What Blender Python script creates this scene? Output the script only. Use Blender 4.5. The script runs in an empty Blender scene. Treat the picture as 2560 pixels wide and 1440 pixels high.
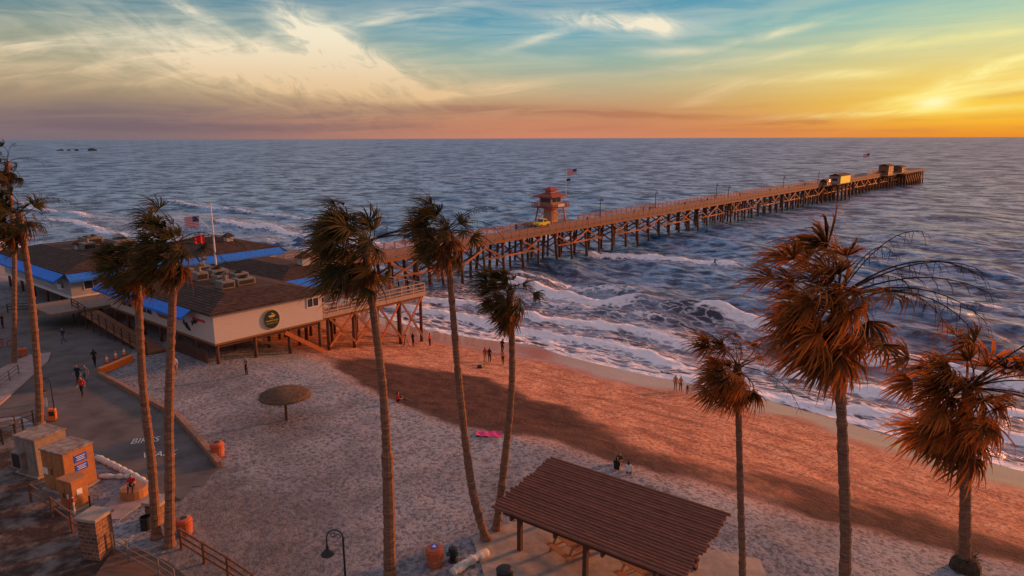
import bpy, bmesh, math, random
import numpy as np
from mathutils import Vector, Matrix
random.seed(7); np.random.seed(7)
R=math.radians
scn=bpy.context.scene; col=scn.collection
# ---------------------------------------------------------------- camera maths
F=1762.; CAM=Vector((0,0,25.6))
MC=Matrix.Rotation(R(78),3,'X') @ Matrix.Rotation(R(-.18),3,'Z')
MCI=MC.inverted()
def ray(u,v): return MC @ Vector(((u-1280)/F,-(v-720)/F,-1))
def PZ(u,v,z):
    d=ray(u,v); return CAM+d*((z-CAM.z)/d.z)
def PY(u,v,Y):
    d=ray(u,v); return CAM+d*(Y/d.y)
def proj(w):
    c=MCI@(Vector(w)-CAM); return 1280+F*c.x/-c.z, 720-F*c.y/-c.z
# local frame: p runs out along the pier, q runs left along the coast
A=Vector((-27.9,63.7)); ANG=R(50); cp,sp=math.cos(ANG),math.sin(ANG)
def L(p,q,z=0): return Vector((A.x+p*cp-q*sp, A.y+p*sp+q*cp, z))
def PQ(x,y):
    dx,dy=x-A.x,y-A.y; return dx*cp+dy*sp, -dx*sp+dy*cp
GP=[-400,-60,-8,4,8.5,16,26,35,60,120]; GZ=[7,5.6,4.9,4.6,3.9,2.7,1.1,0.0,-1.6,-5]
def gnp(p,q):
    p=np.asarray(p,float); q=np.asarray(q,float)
    w=np.clip((p+5)/10,0,1)
    pp=p+w*(1.2*np.sin(q/13.+1)+.6*np.sin(q/5.1)+np.clip((q-30)*.12,0,14))
    z=np.interp(pp,GP,GZ)
    w2=np.maximum(np.clip((p+8)/6,0,1),np.clip((-27-q)/6,0,1))*np.clip((33-pp)/6,0,1)
    z=z+w2*.035*(np.sin(p*1.3+2*np.sin(q*.7))*np.sin(q*1.1+1.7*np.sin(p*.6))+.8*np.sin(p*.45+q*.31)*np.sin(q*.38-p*.2))
    return z
def gz(x,y):
    p,q=PQ(x,y); return float(gnp(p,q))
def G(u,v,dz=0):
    z=4.5
    for i in range(40):
        P=PZ(u,v,z); z=.5*z+.5*gz(P.x,P.y)
    P=PZ(u,v,z); P.z=gz(P.x,P.y)+dz; return P
def pier_p(u,q,z=7):
    a,b=-20,460
    for i in range(50):
        m=(a+b)/2
        if proj(L(m,q,z))[0]<u: a=m
        else: b=m
    return a
# ---------------------------------------------------------------- materials
def srgb(r,g,b):
    f=lambda c:(c/255/12.92 if c/255<=.04045 else ((c/255+.055)/1.055)**2.4)
    return (f(r),f(g),f(b),1)
def mk(name,c,c2=None,rough=.75,scale=3.,bump=.25,dist=.02,stretch=(1,1,1),metal=0,detail=6,var=.3,spec=.3,emit=None,subs=0):
    m=bpy.data.materials.new(name); m.use_nodes=True; nt=m.node_tree; N=nt.nodes; b=N['Principled BSDF']
    tc=N.new('ShaderNodeTexCoord'); mp=N.new('ShaderNodeMapping'); mp.inputs['Scale'].default_value=stretch
    nz=N.new('ShaderNodeTexNoise'); nz.inputs['Scale'].default_value=scale; nz.inputs['Detail'].default_value=detail; nz.inputs['Roughness'].default_value=.65
    nt.links.new(tc.outputs['Object'],mp.inputs['Vector']); nt.links.new(mp.outputs[0],nz.inputs['Vector'])
    rp=N.new('ShaderNodeValToRGB'); e=rp.color_ramp.elements
    lo=tuple(x*(1-var) for x in c)+(1,); hi=(tuple(c2)+(1,)) if c2 else tuple(min(1,x*(1+var)) for x in c)+(1,)
    e[0].position=.3; e[0].color=lo; e[1].position=.72; e[1].color=hi
    nt.links.new(nz.outputs['Fac'],rp.inputs['Fac']); nt.links.new(rp.outputs['Color'],b.inputs['Base Color'])
    b.inputs['Roughness'].default_value=rough; b.inputs['Metallic'].default_value=metal
    b.inputs['Specular IOR Level'].default_value=spec
    if bump:
        bp=N.new('ShaderNodeBump'); bp.inputs['Strength'].default_value=bump; bp.inputs['Distance'].default_value=dist
        nt.links.new(nz.outputs['Fac'],bp.inputs['Height']); nt.links.new(bp.outputs[0],b.inputs['Normal'])
    return m
MT={}
MT['wood']=mk('weathered_wood',(.26,.105,.045),scale=6,stretch=(1,6,6),rough=.8)
MT['wood_dark']=mk('dark_wood',(.09,.045,.03),scale=6,stretch=(1,6,6),rough=.85)
MT['fencewood']=mk('fence_wood',(.17,.075,.045),scale=5,rough=.85,var=.45)
MT['boardwalk']=mk('boardwalk_planks',(.15,.078,.052),scale=2,stretch=(.6,9,1),rough=.85,var=.5)
MT['pile']=mk('pile_timber',(.13,.054,.031),scale=2,stretch=(4,4,1),rough=.85,var=.5)
MT['deck']=mk('deck_planks',(.22,.15,.12),scale=2,stretch=(8,.5,1),rough=.85)
MT['rail']=mk('rail_timber',(.30,.125,.065),scale=4,rough=.8,var=.45)
MT['redwood']=mk('red_board',(.46,.13,.042),scale=4,rough=.7)
MT['redtrim']=mk('red_shingle_roof',(.30,.065,.05),scale=6,stretch=(1,1,6),rough=.8,bump=.4)
MT['wall']=mk('cream_siding',(.54,.46,.42),scale=1.2,bump=.15,stretch=(1,1,14),rough=.7,var=.12)
MT['wall_grey']=mk('grey_siding',(.42,.40,.41),scale=1.2,bump=.15,stretch=(1,1,14),rough=.7,var=.15)
MT['white']=mk('white_paint',(.72,.70,.68),scale=4,var=.1,bump=.05,rough=.5)
MT['railwhite']=mk('faded_pale_rail',(.42,.28,.21),scale=4,var=.25,bump=.05,rough=.7)
MT['grey']=mk('grey_metal',(.19,.165,.15),scale=3,var=.3,bump=.05,rough=.6)
MT['dark']=mk('dark_metal',(.025,.025,.028),scale=6,var=.3,bump=.1,rough=.5)
MT['blue']=mk('blue_canvas',(.02,.17,.68),scale=3,var=.25,bump=.1,rough=.6)
MT['glass']=mk('dark_glass',(.03,.035,.045),scale=1,var=.2,bump=0,rough=.08,spec=.6)
MT['terracotta']=mk('terracotta',(.50,.115,.045),scale=8,var=.25,rough=.7)
MT['signblue']=mk('sign_blue',(.015,.10,.65),scale=5,var=.1,bump=0,rough=.5)
MT['red']=mk('red_paint',(.6,.03,.025),scale=5,var=.2,bump=0,rough=.6)
MT['redcloth']=mk('red_cloth',(.85,.025,.03),scale=3,var=.2,bump=.1,rough=.7)
MT['navycloth']=mk('navy_cloth',(.03,.04,.16),scale=3,var=.2,bump=.1,rough=.7)
MT['whitecloth']=mk('white_cloth',(.75,.73,.70),scale=3,var=.1,bump=.1,rough=.7)
MT['greencloth']=mk('green_cloth',(.03,.10,.06),scale=3,var=.1,bump=.1,rough=.7)
MT['yellow']=mk('yellow_paint',(.75,.55,.03),scale=5,var=.15,bump=.02,rough=.45)
MT['gold']=mk('gold_paint',(.60,.44,.10),scale=8,var=.15,bump=.05,rough=.4)
MT['rubber']=mk('rubber',(.02,.02,.02),scale=10,rough=.8)
MT['orange']=mk('orange_plastic',(.80,.17,.02),scale=5,var=.15,bump=.02,rough=.5)
MT['pink']=mk('pink_cloth',(.75,.06,.20),scale=6,var=.3,bump=.3,rough=.8)
MT['thatch']=mk('thatch',(.16,.095,.06),scale=14,stretch=(1,1,.3),bump=.9,dist=.08,rough=.95,var=.6)
MT['bark']=mk('palm_bark',(.23,.115,.07),scale=3,stretch=(1,1,7),bump=.9,dist=.05,rough=.95,var=.6)
MT['concrete']=mk('concrete',(.36,.27,.22),scale=2,var=.25,bump=.2,rough=.85)
MT['asphalt']=mk('asphalt',(.11,.094,.092),scale=.45,var=.42,bump=.3,dist=.01,rough=.92,detail=12)
MT['paving']=mk('pink_paving',(.32,.225,.21),scale=1.6,var=.25,bump=.15,rough=.8,detail=8)
MT['roadpaint']=mk('road_paint',(.58,.55,.53),scale=5,var=.35,bump=.1,rough=.85)
MT['boxtan']=mk('tan_metal',(.40,.165,.065),scale=1.6,var=.25,bump=.05,rough=.6)
MT['boxgrey']=mk('weathered_box',(.27,.21,.18),scale=1.6,var=.3,bump=.05,rough=.65)
MT['rust']=mk('rusty_top',(.26,.14,.10),scale=2.2,var=.6,bump=.3,rough=.85,c2=(.42,.33,.28))
MT['rock']=mk('rock',(.05,.045,.045),scale=.4,var=.5,bump=.6,dist=.3,rough=.9)
MT['canvas']=mk('navy_canvas',(.03,.08,.22),scale=3,var=.2,bump=.1,rough=.7)
MT['picnic']=mk('picnic_wood',(.46,.20,.09),scale=5,stretch=(1,6,6),rough=.75)
MT['cladding']=mk('tan_board',(.22,.10,.05),scale=2,stretch=(1,1,10),rough=.7,var=.2)
MT['paleboard']=mk('pale_board',(.42,.26,.20),scale=2,stretch=(1,1,10),rough=.7,var=.2)
MT['sunglint']=mk('sunglint_board',(.82,.80,.03),scale=2,stretch=(1,1,10),rough=.6,var=.1,bump=.02)  # sun glint on the hut wall, painted as plain yellow
MT['gravelbag']=mk('white_sandbag',(.55,.51,.47),scale=5,var=.35,bump=.4,dist=.05,rough=.9)
MT['bush']=mk('dry_fibre',(.07,.045,.03),scale=8,var=.5,rough=.95)
def bricky(name,c1,c2,mortar,sx,sy,scale,rough=.85,bump=.6):
    m=bpy.data.materials.new(name); m.use_nodes=True; nt=m.node_tree; N=nt.nodes; b=N['Principled BSDF']
    tc=N.new('ShaderNodeTexCoord'); sep=N.new('ShaderNodeSeparateXYZ'); nt.links.new(tc.outputs['Object'],sep.inputs[0])
    ad=N.new('ShaderNodeMath'); ad.operation='ADD'; nt.links.new(sep.outputs[0],ad.inputs[0]); nt.links.new(sep.outputs[1],ad.inputs[1])
    cb=N.new('ShaderNodeCombineXYZ'); nt.links.new(ad.outputs[0],cb.inputs[0]); nt.links.new(sep.outputs[2],cb.inputs[1])
    br=N.new('ShaderNodeTexBrick'); br.inputs['Scale'].default_value=scale; br.inputs['Color1'].default_value=c1+(1,); br.inputs['Color2'].default_value=c2+(1,)
    br.inputs['Mortar'].default_value=mortar+(1,); br.inputs['Brick Width'].default_value=sx; br.inputs['Row Height'].default_value=sy; br.inputs['Mortar Size'].default_value=.025
    nt.links.new(cb.outputs[0],br.inputs['Vector'])
    nz=N.new('ShaderNodeTexNoise'); nz.inputs['Scale'].default_value=1.5; nz.inputs['Detail'].default_value=8; nt.links.new(tc.outputs['Object'],nz.inputs['Vector'])
    mx=N.new('ShaderNodeMixRGB'); mx.blend_type='OVERLAY'; mx.inputs[0].default_value=.6
    nt.links.new(br.outputs['Color'],mx.inputs[1]); nt.links.new(nz.outputs['Fac'],mx.inputs[2]); nt.links.new(mx.outputs[0],b.inputs['Base Color'])
    bp=N.new('ShaderNodeBump'); bp.inputs['Strength'].default_value=bump; bp.inputs['Distance'].default_value=.04
    nt.links.new(br.outputs['Fac'],bp.inputs['Height']); bp.invert=True; nt.links.new(bp.outputs[0],b.inputs['Normal'])
    b.inputs['Roughness'].default_value=rough; b.inputs['Specular IOR Level'].default_value=.15
    return m
MT['shingle']=bricky('shingles',(.062,.034,.026),(.11,.06,.042),(.022,.014,.012),.5,.16,1.6)
MT['stone']=bricky('stone_blocks',(.26,.12,.075),(.13,.07,.05),(.32,.235,.19),.5,.3,1.4)
def palm_mat(name,c1,c2,tr):
    m=bpy.data.materials.new(name); m.use_nodes=True; nt=m.node_tree; N=nt.nodes; b=N['Principled BSDF']
    at=N.new('ShaderNodeAttribute'); at.attribute_name='tone'
    mx=N.new('ShaderNodeMixRGB'); mx.inputs[1].default_value=c1+(1,); mx.inputs[2].default_value=c2+(1,)
    nt.links.new(at.outputs['Fac'],mx.inputs[0]); nt.links.new(mx.outputs[0],b.inputs['Base Color']); b.inputs['Roughness'].default_value=.75; b.inputs['Specular IOR Level'].default_value=.12
    t=N.new('ShaderNodeBsdfTranslucent'); nt.links.new(mx.outputs[0],t.inputs['Color'])
    s=N.new('ShaderNodeMixShader'); s.inputs[0].default_value=tr
    nt.links.new(b.outputs[0],s.inputs[1]); nt.links.new(t.outputs[0],s.inputs[2]); nt.links.new(s.outputs[0],N['Material Output'].inputs['Surface'])
    return m
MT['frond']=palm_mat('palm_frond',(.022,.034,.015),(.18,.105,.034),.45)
MT['frondlit']=palm_mat('sunlit_palm_frond',(.032,.027,.012),(.58,.18,.04),.52)  # right-hand palms: orange sunlight put into the frond colour
MT['deadfrond']=palm_mat('dead_palm_frond',(.075,.042,.022),(.34,.13,.045),.4)
CLOTH={k:mk('cloth_'+k,v,var=.2,scale=8,bump=.1,rough=.85) for k,v in dict(black=(.018,.018,.02),navy=(.025,.03,.07),red=(.5,.04,.03),white=(.65,.62,.6),grey=(.18,.18,.19),olive=(.09,.08,.04),tan=(.32,.22,.14),orange=(.55,.20,.06),denim=(.06,.09,.17),brown=(.10,.06,.04)).items()}
SKIN=mk('skin',(.42,.22,.15),var=.1,scale=8,bump=0,rough=.6)
HAIR={k:mk('hair_'+k,v,var=.3,scale=20,rough=.7) for k,v in dict(dark=(.02,.014,.01),blond=(.32,.20,.08),brown=(.07,.04,.02)).items()}
# ---------------------------------------------------------------- mesh builder
class MB:
    def __init__(s): s.v=[]; s.f=[]
    def add(s,vs,fs):
        o=len(s.v); s.v+= [tuple(x) for x in vs]; s.f+=[tuple(i+o for i in f) for f in fs]; return s
    def box(s,x0,x1,y0,y1,z0,z1):
        return s.add([(x0,y0,z0),(x1,y0,z0),(x1,y1,z0),(x0,y1,z0),(x0,y0,z1),(x1,y0,z1),(x1,y1,z1),(x0,y1,z1)],
              [(3,2,1,0),(4,5,6,7),(0,1,5,4),(1,2,6,5),(2,3,7,6),(3,0,4,7)])
    def bar(s,a,b,w,h=None):
        h=h or w; a=Vector(a); b=Vector(b); d=(b-a).normalized()
        up=Vector((0,0,1)) if abs(d.z)<.95 else Vector((1,0,0))
        x=d.cross(up).normalized()*w/2; y=x.cross(d).normalized()*h/2
        vs=[a-x-y,a+x-y,a+x+y,a-x+y,b-x-y,b+x-y,b+x+y,b-x+y]
        return s.add(vs,[(3,2,1,0),(4,5,6,7),(0,1,5,4),(1,2,6,5),(2,3,7,6),(3,0,4,7)])
    def tube(s,pts,rs,n=8):
        pts=[Vector(p) for p in pts]
        if not hasattr(rs,'__len__'): rs=[rs]*len(pts)
        vs=[];fs=[]
        for i,p in enumerate(pts):
            d=(pts[min(i+1,len(pts)-1)]-pts[max(i-1,0)]).normalized()
            up=Vector((0,0,1)) if abs(d.z)<.9 else Vector((0,1,0))
            x=d.cross(up).normalized(); y=x.cross(d)
            for k in range(n):
                a=2*math.pi*k/n; vs.append(p+(x*math.cos(a)+y*math.sin(a))*rs[i])
        for i in range(len(pts)-1):
            for k in range(n):
                k2=(k+1)%n; fs.append((i*n+k,i*n+k2,(i+1)*n+k2,(i+1)*n+k))
        fs.append(tuple(range(n))[::-1]); fs.append(tuple((len(pts)-1)*n+k for k in range(n)))
        return s.add(vs,fs)
    def lathe(s,cx,cy,prof,n=16):
        vs=[];fs=[]
        for r,z in prof:
            for k in range(n):
                a=2*math.pi*k/n; vs.append((cx+r*math.cos(a),cy+r*math.sin(a),z))
        m=len(prof)
        for i in range(m-1):
            for k in range(n):
                k2=(k+1)%n; fs.append((i*n+k,i*n+k2,(i+1)*n+k2,(i+1)*n+k))
        fs.append(tuple(range(n))[::-1]); fs.append(tuple((m-1)*n+k for k in range(n)))
        return s.add(vs,fs)
    def prism(s,poly,y0,y1):   # poly in (x,z), extruded along y
        n=len(poly); vs=[(x,y0,z) for x,z in poly]+[(x,y1,z) for x,z in poly]
        fs=[tuple(range(n)),tuple(range(n,2*n))[::-1]]+[(i,i+n,(i+1)%n+n,(i+1)%n) for i in range(n)]
        return s.add(vs,fs)
    def build(s,name,mat,parent=None,smooth=False,loc=None,rz=0,bevel=0):
        me=bpy.data.meshes.new(name); me.from_pydata(s.v,[],s.f)
        bm=bmesh.new(); bm.from_mesh(me); bmesh.ops.recalc_face_normals(bm,faces=bm.faces)
        if bevel: bmesh.ops.bevel(bm,geom=bm.edges[:],offset=bevel,segments=1,affect='EDGES')
        bm.to_mesh(me); bm.free()
        me.materials.append(mat)
        if smooth: me.polygons.foreach_set('use_smooth',[True]*len(me.polygons))
        o=bpy.data.objects.new(name,me); col.objects.link(o)
        if parent: o.parent=parent
        if loc is not None: o.location=loc
        o.rotation_euler.z=rz
        return o
def tag(o,label,cat,group=None,kind=None):
    o['label']=label; o['category']=cat
    if group: o['group']=group
    if kind: o['kind']=kind
    return o
def thing(name,label,cat,loc,rz=0,group=None):
    o=bpy.data.objects.new(name,None); col.objects.link(o); o.location=loc; o.rotation_euler=(0,0,rz)
    o.empty_display_size=.3
    return tag(o,label,cat,group)
def copy_tree(o,parent=None):
    c=o.copy(); col.objects.link(c)
    if parent: c.parent=parent
    for ch in list(o.children): copy_tree(ch,c)
    return c
def text_mesh(txt,size,ext=.01):
    cu=bpy.data.curves.new('t','FONT'); cu.body=txt; cu.size=size; cu.extrude=ext; cu.align_x='CENTER'; cu.align_y='CENTER'
    ob=bpy.data.objects.new('t',cu); col.objects.link(ob); dg=bpy.context.evaluated_depsgraph_get(); dg.update()
    me=bpy.data.meshes.new_from_object(ob.evaluated_get(dg)); bpy.data.objects.remove(ob); return me
def text_obj(name,txt,size,mat,parent,loc,rot,ext=.01):
    me=text_mesh(txt,size,ext); me.materials.clear(); me.materials.append(mat)
    o=bpy.data.objects.new(name,me); col.objects.link(o); o.parent=parent; o.location=loc; o.rotation_euler=rot; return o
# ---------------------------------------------------------------- world
SUNAZ,SUNEL=57,9.5
def build_world():
    w=bpy.data.worlds.new("World"); scn.world=w; w.use_nodes=True; nt=w.node_tree; N=nt.nodes; K=nt.links; N.clear()
    def setin(i,x):
        if isinstance(x,(int,float)): i.default_value=x
        elif isinstance(x,tuple): i.default_value=x
        else: K.new(x,i)
    def m(op,a,b=0.,c=0.,clamp=False):
        n=N.new('ShaderNodeMath'); n.operation=op; n.use_clamp=clamp
        setin(n.inputs[0],a); setin(n.inputs[1],b); setin(n.inputs[2],c); return n.outputs[0]
    def ss(x,a,b,t0=0.,t1=1.):
        n=N.new('ShaderNodeMapRange'); n.interpolation_type='SMOOTHSTEP'; setin(n.inputs[0],x)
        n.inputs[1].default_value=a; n.inputs[2].default_value=b; n.inputs[3].default_value=t0; n.inputs[4].default_value=t1; return n.outputs[0]
    def mix(f,a,b,bt='MIX'):
        n=N.new('ShaderNodeMixRGB'); n.blend_type=bt; setin(n.inputs[0],f); setin(n.inputs[1],a); setin(n.inputs[2],b); return n.outputs[0]
    tc=N.new('ShaderNodeTexCoord'); sx=N.new('ShaderNodeSeparateXYZ'); K.new(tc.outputs['Generated'],sx.inputs[0])
    x,y,z=sx.outputs
    a=m('ARCTAN2',x,y)
    hor=m('SQRT',m('ADD',m('MULTIPLY',x,x),m('MULTIPLY',y,y)))
    e=m('DIVIDE',m('MAXIMUM',z,0.),m('MAXIMUM',hor,.001))
    fac=m('DIVIDE',e,m('ADD',e,.15))
    def ev(v):
        d=ray(1280,v); return max(0,d.z/math.hypot(d.x,d.y))
    def ramp(st,hi1,hi2):
        n=N.new('ShaderNodeValToRGB'); K.new(fac,n.inputs[0]); el=n.color_ramp.elements
        st=sorted([(ev(v)/(ev(v)+.15),c) for v,c in st])+[(.64,hi1),(.9,hi2)]
        while len(el)<len(st): el.new(.5)
        for q,(p_,c) in zip(el,st): q.position=p_; q.color=srgb(*c)
        return n.outputs[0]
    Lc=ramp([(344,(124,108,116)),(300,(138,116,114)),(250,(152,132,112)),(190,(156,148,120)),(120,(138,150,134)),(50,(98,136,146)),(0,(76,126,148))],(66,128,164),(142,150,176))
    Mc=ramp([(344,(206,132,102)),(305,(202,136,102)),(260,(194,154,116)),(210,(182,174,140)),(150,(148,176,164)),(80,(106,164,180)),(0,(80,146,174))],(126,140,174),(150,154,182))
    Rc=ramp([(344,(236,140,40)),(310,(246,170,42)),(270,(248,196,66)),(215,(242,206,104)),(150,(218,212,150)),(80,(166,200,178)),(0,(120,176,186))],(224,160,144),(178,158,178))
    c=mix(ss(a,-.58,.10),Lc,Mc); c=mix(ss(a,.10,.62),c,Rc)
    c=mix(ss(m('ABSOLUTE',a),1.1,2.4),c,srgb(140,132,152))
    def nz(k1,k2,rot,scale,dist,det=6.,off=0.):
        cr,sr=math.cos(R(rot)),math.sin(R(rot))
        X=m('ADD',m('MULTIPLY',a,cr),m('MULTIPLY',e,sr)); Y=m('SUBTRACT',m('MULTIPLY',e,cr),m('MULTIPLY',a,sr))
        cb=N.new('ShaderNodeCombineXYZ'); K.new(m('MULTIPLY',X,k1),cb.inputs[0]); K.new(m('MULTIPLY',Y,k2),cb.inputs[1]); cb.inputs[2].default_value=off
        n=N.new('ShaderNodeTexNoise'); n.inputs['Scale'].default_value=scale; n.inputs['Detail'].default_value=det; n.inputs['Distortion'].default_value=dist; n.inputs['Roughness'].default_value=.62
        K.new(cb.outputs[0],n.inputs['Vector']); return n.outputs['Fac']
    n1=nz(5,28,10,1.5,1.1); n2=nz(8,22,-22,1.9,1.6,8.,off=4.); n3=nz(3.5,34,1,1.6,.7,8.,off=9.)
    def blob(u,v,hl,hw,ang,s):
        d=ray(u,v); a0=math.atan2(d.x,d.y); e0=d.z/math.hypot(d.x,d.y)
        ca,sa=math.cos(R(ang)),math.sin(R(ang))
        da=m('SUBTRACT',a,a0); de=m('SUBTRACT',e,e0)
        X=m('ADD',m('MULTIPLY',da,ca*F/hl),m('MULTIPLY',de,sa*F/hl)); Y=m('SUBTRACT',m('MULTIPLY',de,ca*F/hw),m('MULTIPLY',da,sa*F/hw))
        r=m('ADD',m('MULTIPLY',X,X),m('MULTIPLY',Y,Y))
        return m('MULTIPLY',m('EXPONENT',m('MULTIPLY',r,-1.)),s)
    def tot(l):
        t=blob(*l[0])
        for b in l[1:]: t=m('ADD',t,blob(*b))
        return t
    down=tot([(770,82,84,32,-30,1.2),(870,140,105,40,-36,1.35),(820,192,290,46,-4,1.0),(1010,205,70,18,-30,.9),(600,165,300,70,-14,.6),(1540,55,130,20,-5,1.15),(1650,70,40,22,-30,.6),(450,10,90,14,-30,.6)])
    up=tot([(1190,228,150,15,6,1.25),(960,45,260,14,12,.7),(1330,100,110,10,14,.6),(1960,78,110,9,12,.8),(2500,165,180,20,22,1.1),(1790,232,70,14,20,.9),(2150,185,90,9,-4,.7),(2330,252,60,14,10,1.5),(2450,225,220,14,8,.8),(350,160,440,50,4,.6),(60,110,300,14,10,.5),(1700,130,90,10,0,.5),(2350,100,250,10,4,.7),(2000,130,300,8,6,.5),(1950,200,260,10,3,.6),(2250,280,260,7,2,.9)])
    s1=ss(n1,.30,.72); s2=ss(n2,.26,.70); s3=ss(n3,.36,.66)
    cl=m('ADD',m('MULTIPLY',down,m('ADD',.20,m('MULTIPLY',s2,.85))),m('MULTIPLY',up,m('ADD',.12,m('MULTIPLY',s1,.98))))
    cl=m('ADD',cl,m('MULTIPLY',m('MULTIPLY',s3,.2),ss(e,.015,.09)),clamp=True)
    cc=mix(ss(e,.03,.15),srgb(230,188,138),srgb(252,238,208)); cc=mix(ss(a,.2,.55),cc,srgb(255,240,155))
    dk=m('MULTIPLY',tot([(1500,285,420,11,-2,1.),(1000,278,400,20,0,.9),(2050,303,260,8,4,.9),(2350,296,240,6,2,1.),(2250,325,350,8,0,.8),(2500,240,200,7,6,.8),(300,288,620,34,0,1.),(900,318,600,12,0,.9),(1900,265,260,7,2,.8)]),m('ADD',.12,m('MULTIPLY',s3,1.05)),clamp=True)
    dcol=mix(ss(a,-.5,.5),srgb(112,96,106),srgb(192,116,70))
    c=mix(m('MULTIPLY',dk,.66),c,dcol)
    c=mix(m('MULTIPLY',cl,.92),c,cc)
    glow=m('ADD',blob(2480,275,220,30,0,.3),blob(2330,255,75,26,0,.45),clamp=True)
    c=mix(glow,c,srgb(255,224,80)); c=mix(m('MULTIPLY',blob(2335,256,34,13,6,1.),.9,clamp=True),c,srgb(255,250,190))
    sk=N.new('ShaderNodeTexSky'); sk.sky_type='NISHITA'; sk.sun_disc=False; sk.sun_elevation=R(SUNEL); sk.sun_rotation=R(SUNAZ)
    c=mix(.0006,c,sk.outputs[0],'ADD')
    bg=N.new('ShaderNodeBackground'); K.new(c,bg.inputs[0]); bg.inputs[1].default_value=1.0
    o=N.new('ShaderNodeOutputWorld'); K.new(bg.outputs[0],o.inputs[0])
build_world()
sl=bpy.data.lights.new('sun','SUN'); sl.energy=5.0; sl.color=(1,.33,.09); sl.angle=R(4)
so=bpy.data.objects.new('sun',sl); col.objects.link(so)
sd=Vector((math.sin(R(SUNAZ))*math.cos(R(SUNEL)),math.cos(R(SUNAZ))*math.cos(R(SUNEL)),math.sin(R(SUNEL))))
so.rotation_euler=sd.to_track_quat('Z','Y').to_euler()
so.location=(60,60,60)
cam=bpy.data.cameras.new('camera'); co=bpy.data.objects.new('camera',cam); col.objects.link(co)
cam.sensor_width=36; cam.lens=36*F/2560; cam.clip_end=90000; cam.clip_start=.5
co.location=CAM; co.rotation_euler=MC.to_euler(); scn.camera=co
scn.view_settings.view_transform='Standard'; scn.view_settings.look='None'; scn.view_settings.exposure=0
# ---------------------------------------------------------------- ground & ocean
def sstep(x,a,b):
    t=np.clip((x-a)/(b-a),0,1); return t*t*(3-2*t)
def blur(f,n):
    for _ in range(n):
        g_=np.pad(f,1,mode='edge'); f=(g_[:-2,1:-1]+g_[2:,1:-1]+g_[1:-1,:-2]+g_[1:-1,2:]+g_[1:-1,1:-1])/5
    return f
def grid_obj(name,pl,ql,zf,attrs,mat):
    Pg,Qg=np.meshgrid(pl,ql,indexing='ij'); Z=zf(Pg,Qg); n,m_=Pg.shape
    me=bpy.data.meshes.new(name); co_=np.stack([Pg,Qg,Z],-1).reshape(-1,3)
    i=np.arange(n*m_).reshape(n,m_); fc=np.stack([i[:-1,:-1],i[1:,:-1],i[1:,1:],i[:-1,1:]],-1).reshape(-1,4)
    me.vertices.add(n*m_); me.vertices.foreach_set('co',co_.ravel())
    me.loops.add(fc.size); me.loops.foreach_set('vertex_index',fc.ravel().astype(np.int32))
    me.polygons.add(len(fc)); me.polygons.foreach_set('loop_start',np.arange(0,fc.size,4,dtype=np.int32)); me.polygons.foreach_set('loop_total',np.full(len(fc),4,dtype=np.int32))
    me.polygons.foreach_set('use_smooth',np.ones(len(fc),bool)); me.update(); me.validate()
    for k,fn in attrs.items():
        at=me.attributes.new(k,'FLOAT','POINT'); at.data.foreach_set('value',fn(Pg,Qg).ravel().astype(np.float32))
    me.materials.append(mat); o=bpy.data.objects.new(name,me); col.objects.link(o); o.location=(A.x,A.y,0); o.rotation_euler.z=ANG
    return o
def inpoly(px,py,poly):
    r=np.zeros(px.shape,bool); n=len(poly)
    for i in range(n):
        x0,y0=poly[i]; x1,y1=poly[(i+1)%n]
        if y0==y1: continue
        c=((y0>py)!=(y1>py))&(px<(x1-x0)*(py-y0)/(y1-y0)+x0); r^=c
    return r
def line_pq(pts):
    a=sorted([PQ(*G(u,v).xy)[::-1] for u,v in pts]); return [k[0] for k in a],[k[1] for k in a]
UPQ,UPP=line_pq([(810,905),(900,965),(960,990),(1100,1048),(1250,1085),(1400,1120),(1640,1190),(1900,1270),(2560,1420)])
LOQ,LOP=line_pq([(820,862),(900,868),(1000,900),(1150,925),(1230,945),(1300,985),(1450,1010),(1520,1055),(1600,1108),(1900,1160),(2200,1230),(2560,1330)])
nr=np.random.RandomState(11); NT=nr.rand(4096)
def n1d(x):
    i=np.floor(x).astype(int); f=x-i; f=f*f*(3-2*f); return NT[i%4096]*(1-f)+NT[(i+1)%4096]*f-.5
def f_berm_shade(p,q):  # shade below the berm edge, painted into the sand as a dark band
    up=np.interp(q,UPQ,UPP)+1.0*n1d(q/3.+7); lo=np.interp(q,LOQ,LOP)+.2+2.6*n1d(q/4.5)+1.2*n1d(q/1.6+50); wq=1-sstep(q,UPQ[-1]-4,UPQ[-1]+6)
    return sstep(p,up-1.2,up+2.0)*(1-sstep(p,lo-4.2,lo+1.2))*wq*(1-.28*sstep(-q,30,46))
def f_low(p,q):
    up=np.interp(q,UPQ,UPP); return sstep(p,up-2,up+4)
def f_wet(p,q):
    return 1-sstep(gnp(p,q)+.3*n1d(q/4.),.2,1.15)
soil_poly=[PQ(*G(u,v).xy) for u,v in [(-300,1050),(50,1055),(100,1180),(200,1300),(300,1400),(360,1470),(200,1800),(-500,1800)]]
def f_soil(p,q): return blur(inpoly(p,q,soil_poly).astype(float),3)
track_poly=[PQ(*G(u,v).xy) for u,v in [(420,1240),(540,1190),(640,1215),(760,1330),(820,1480),(860,1800),(300,1800),(330,1400)]]
def f_track(p,q): return blur(inpoly(p,q,track_poly).astype(float),18)
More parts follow.
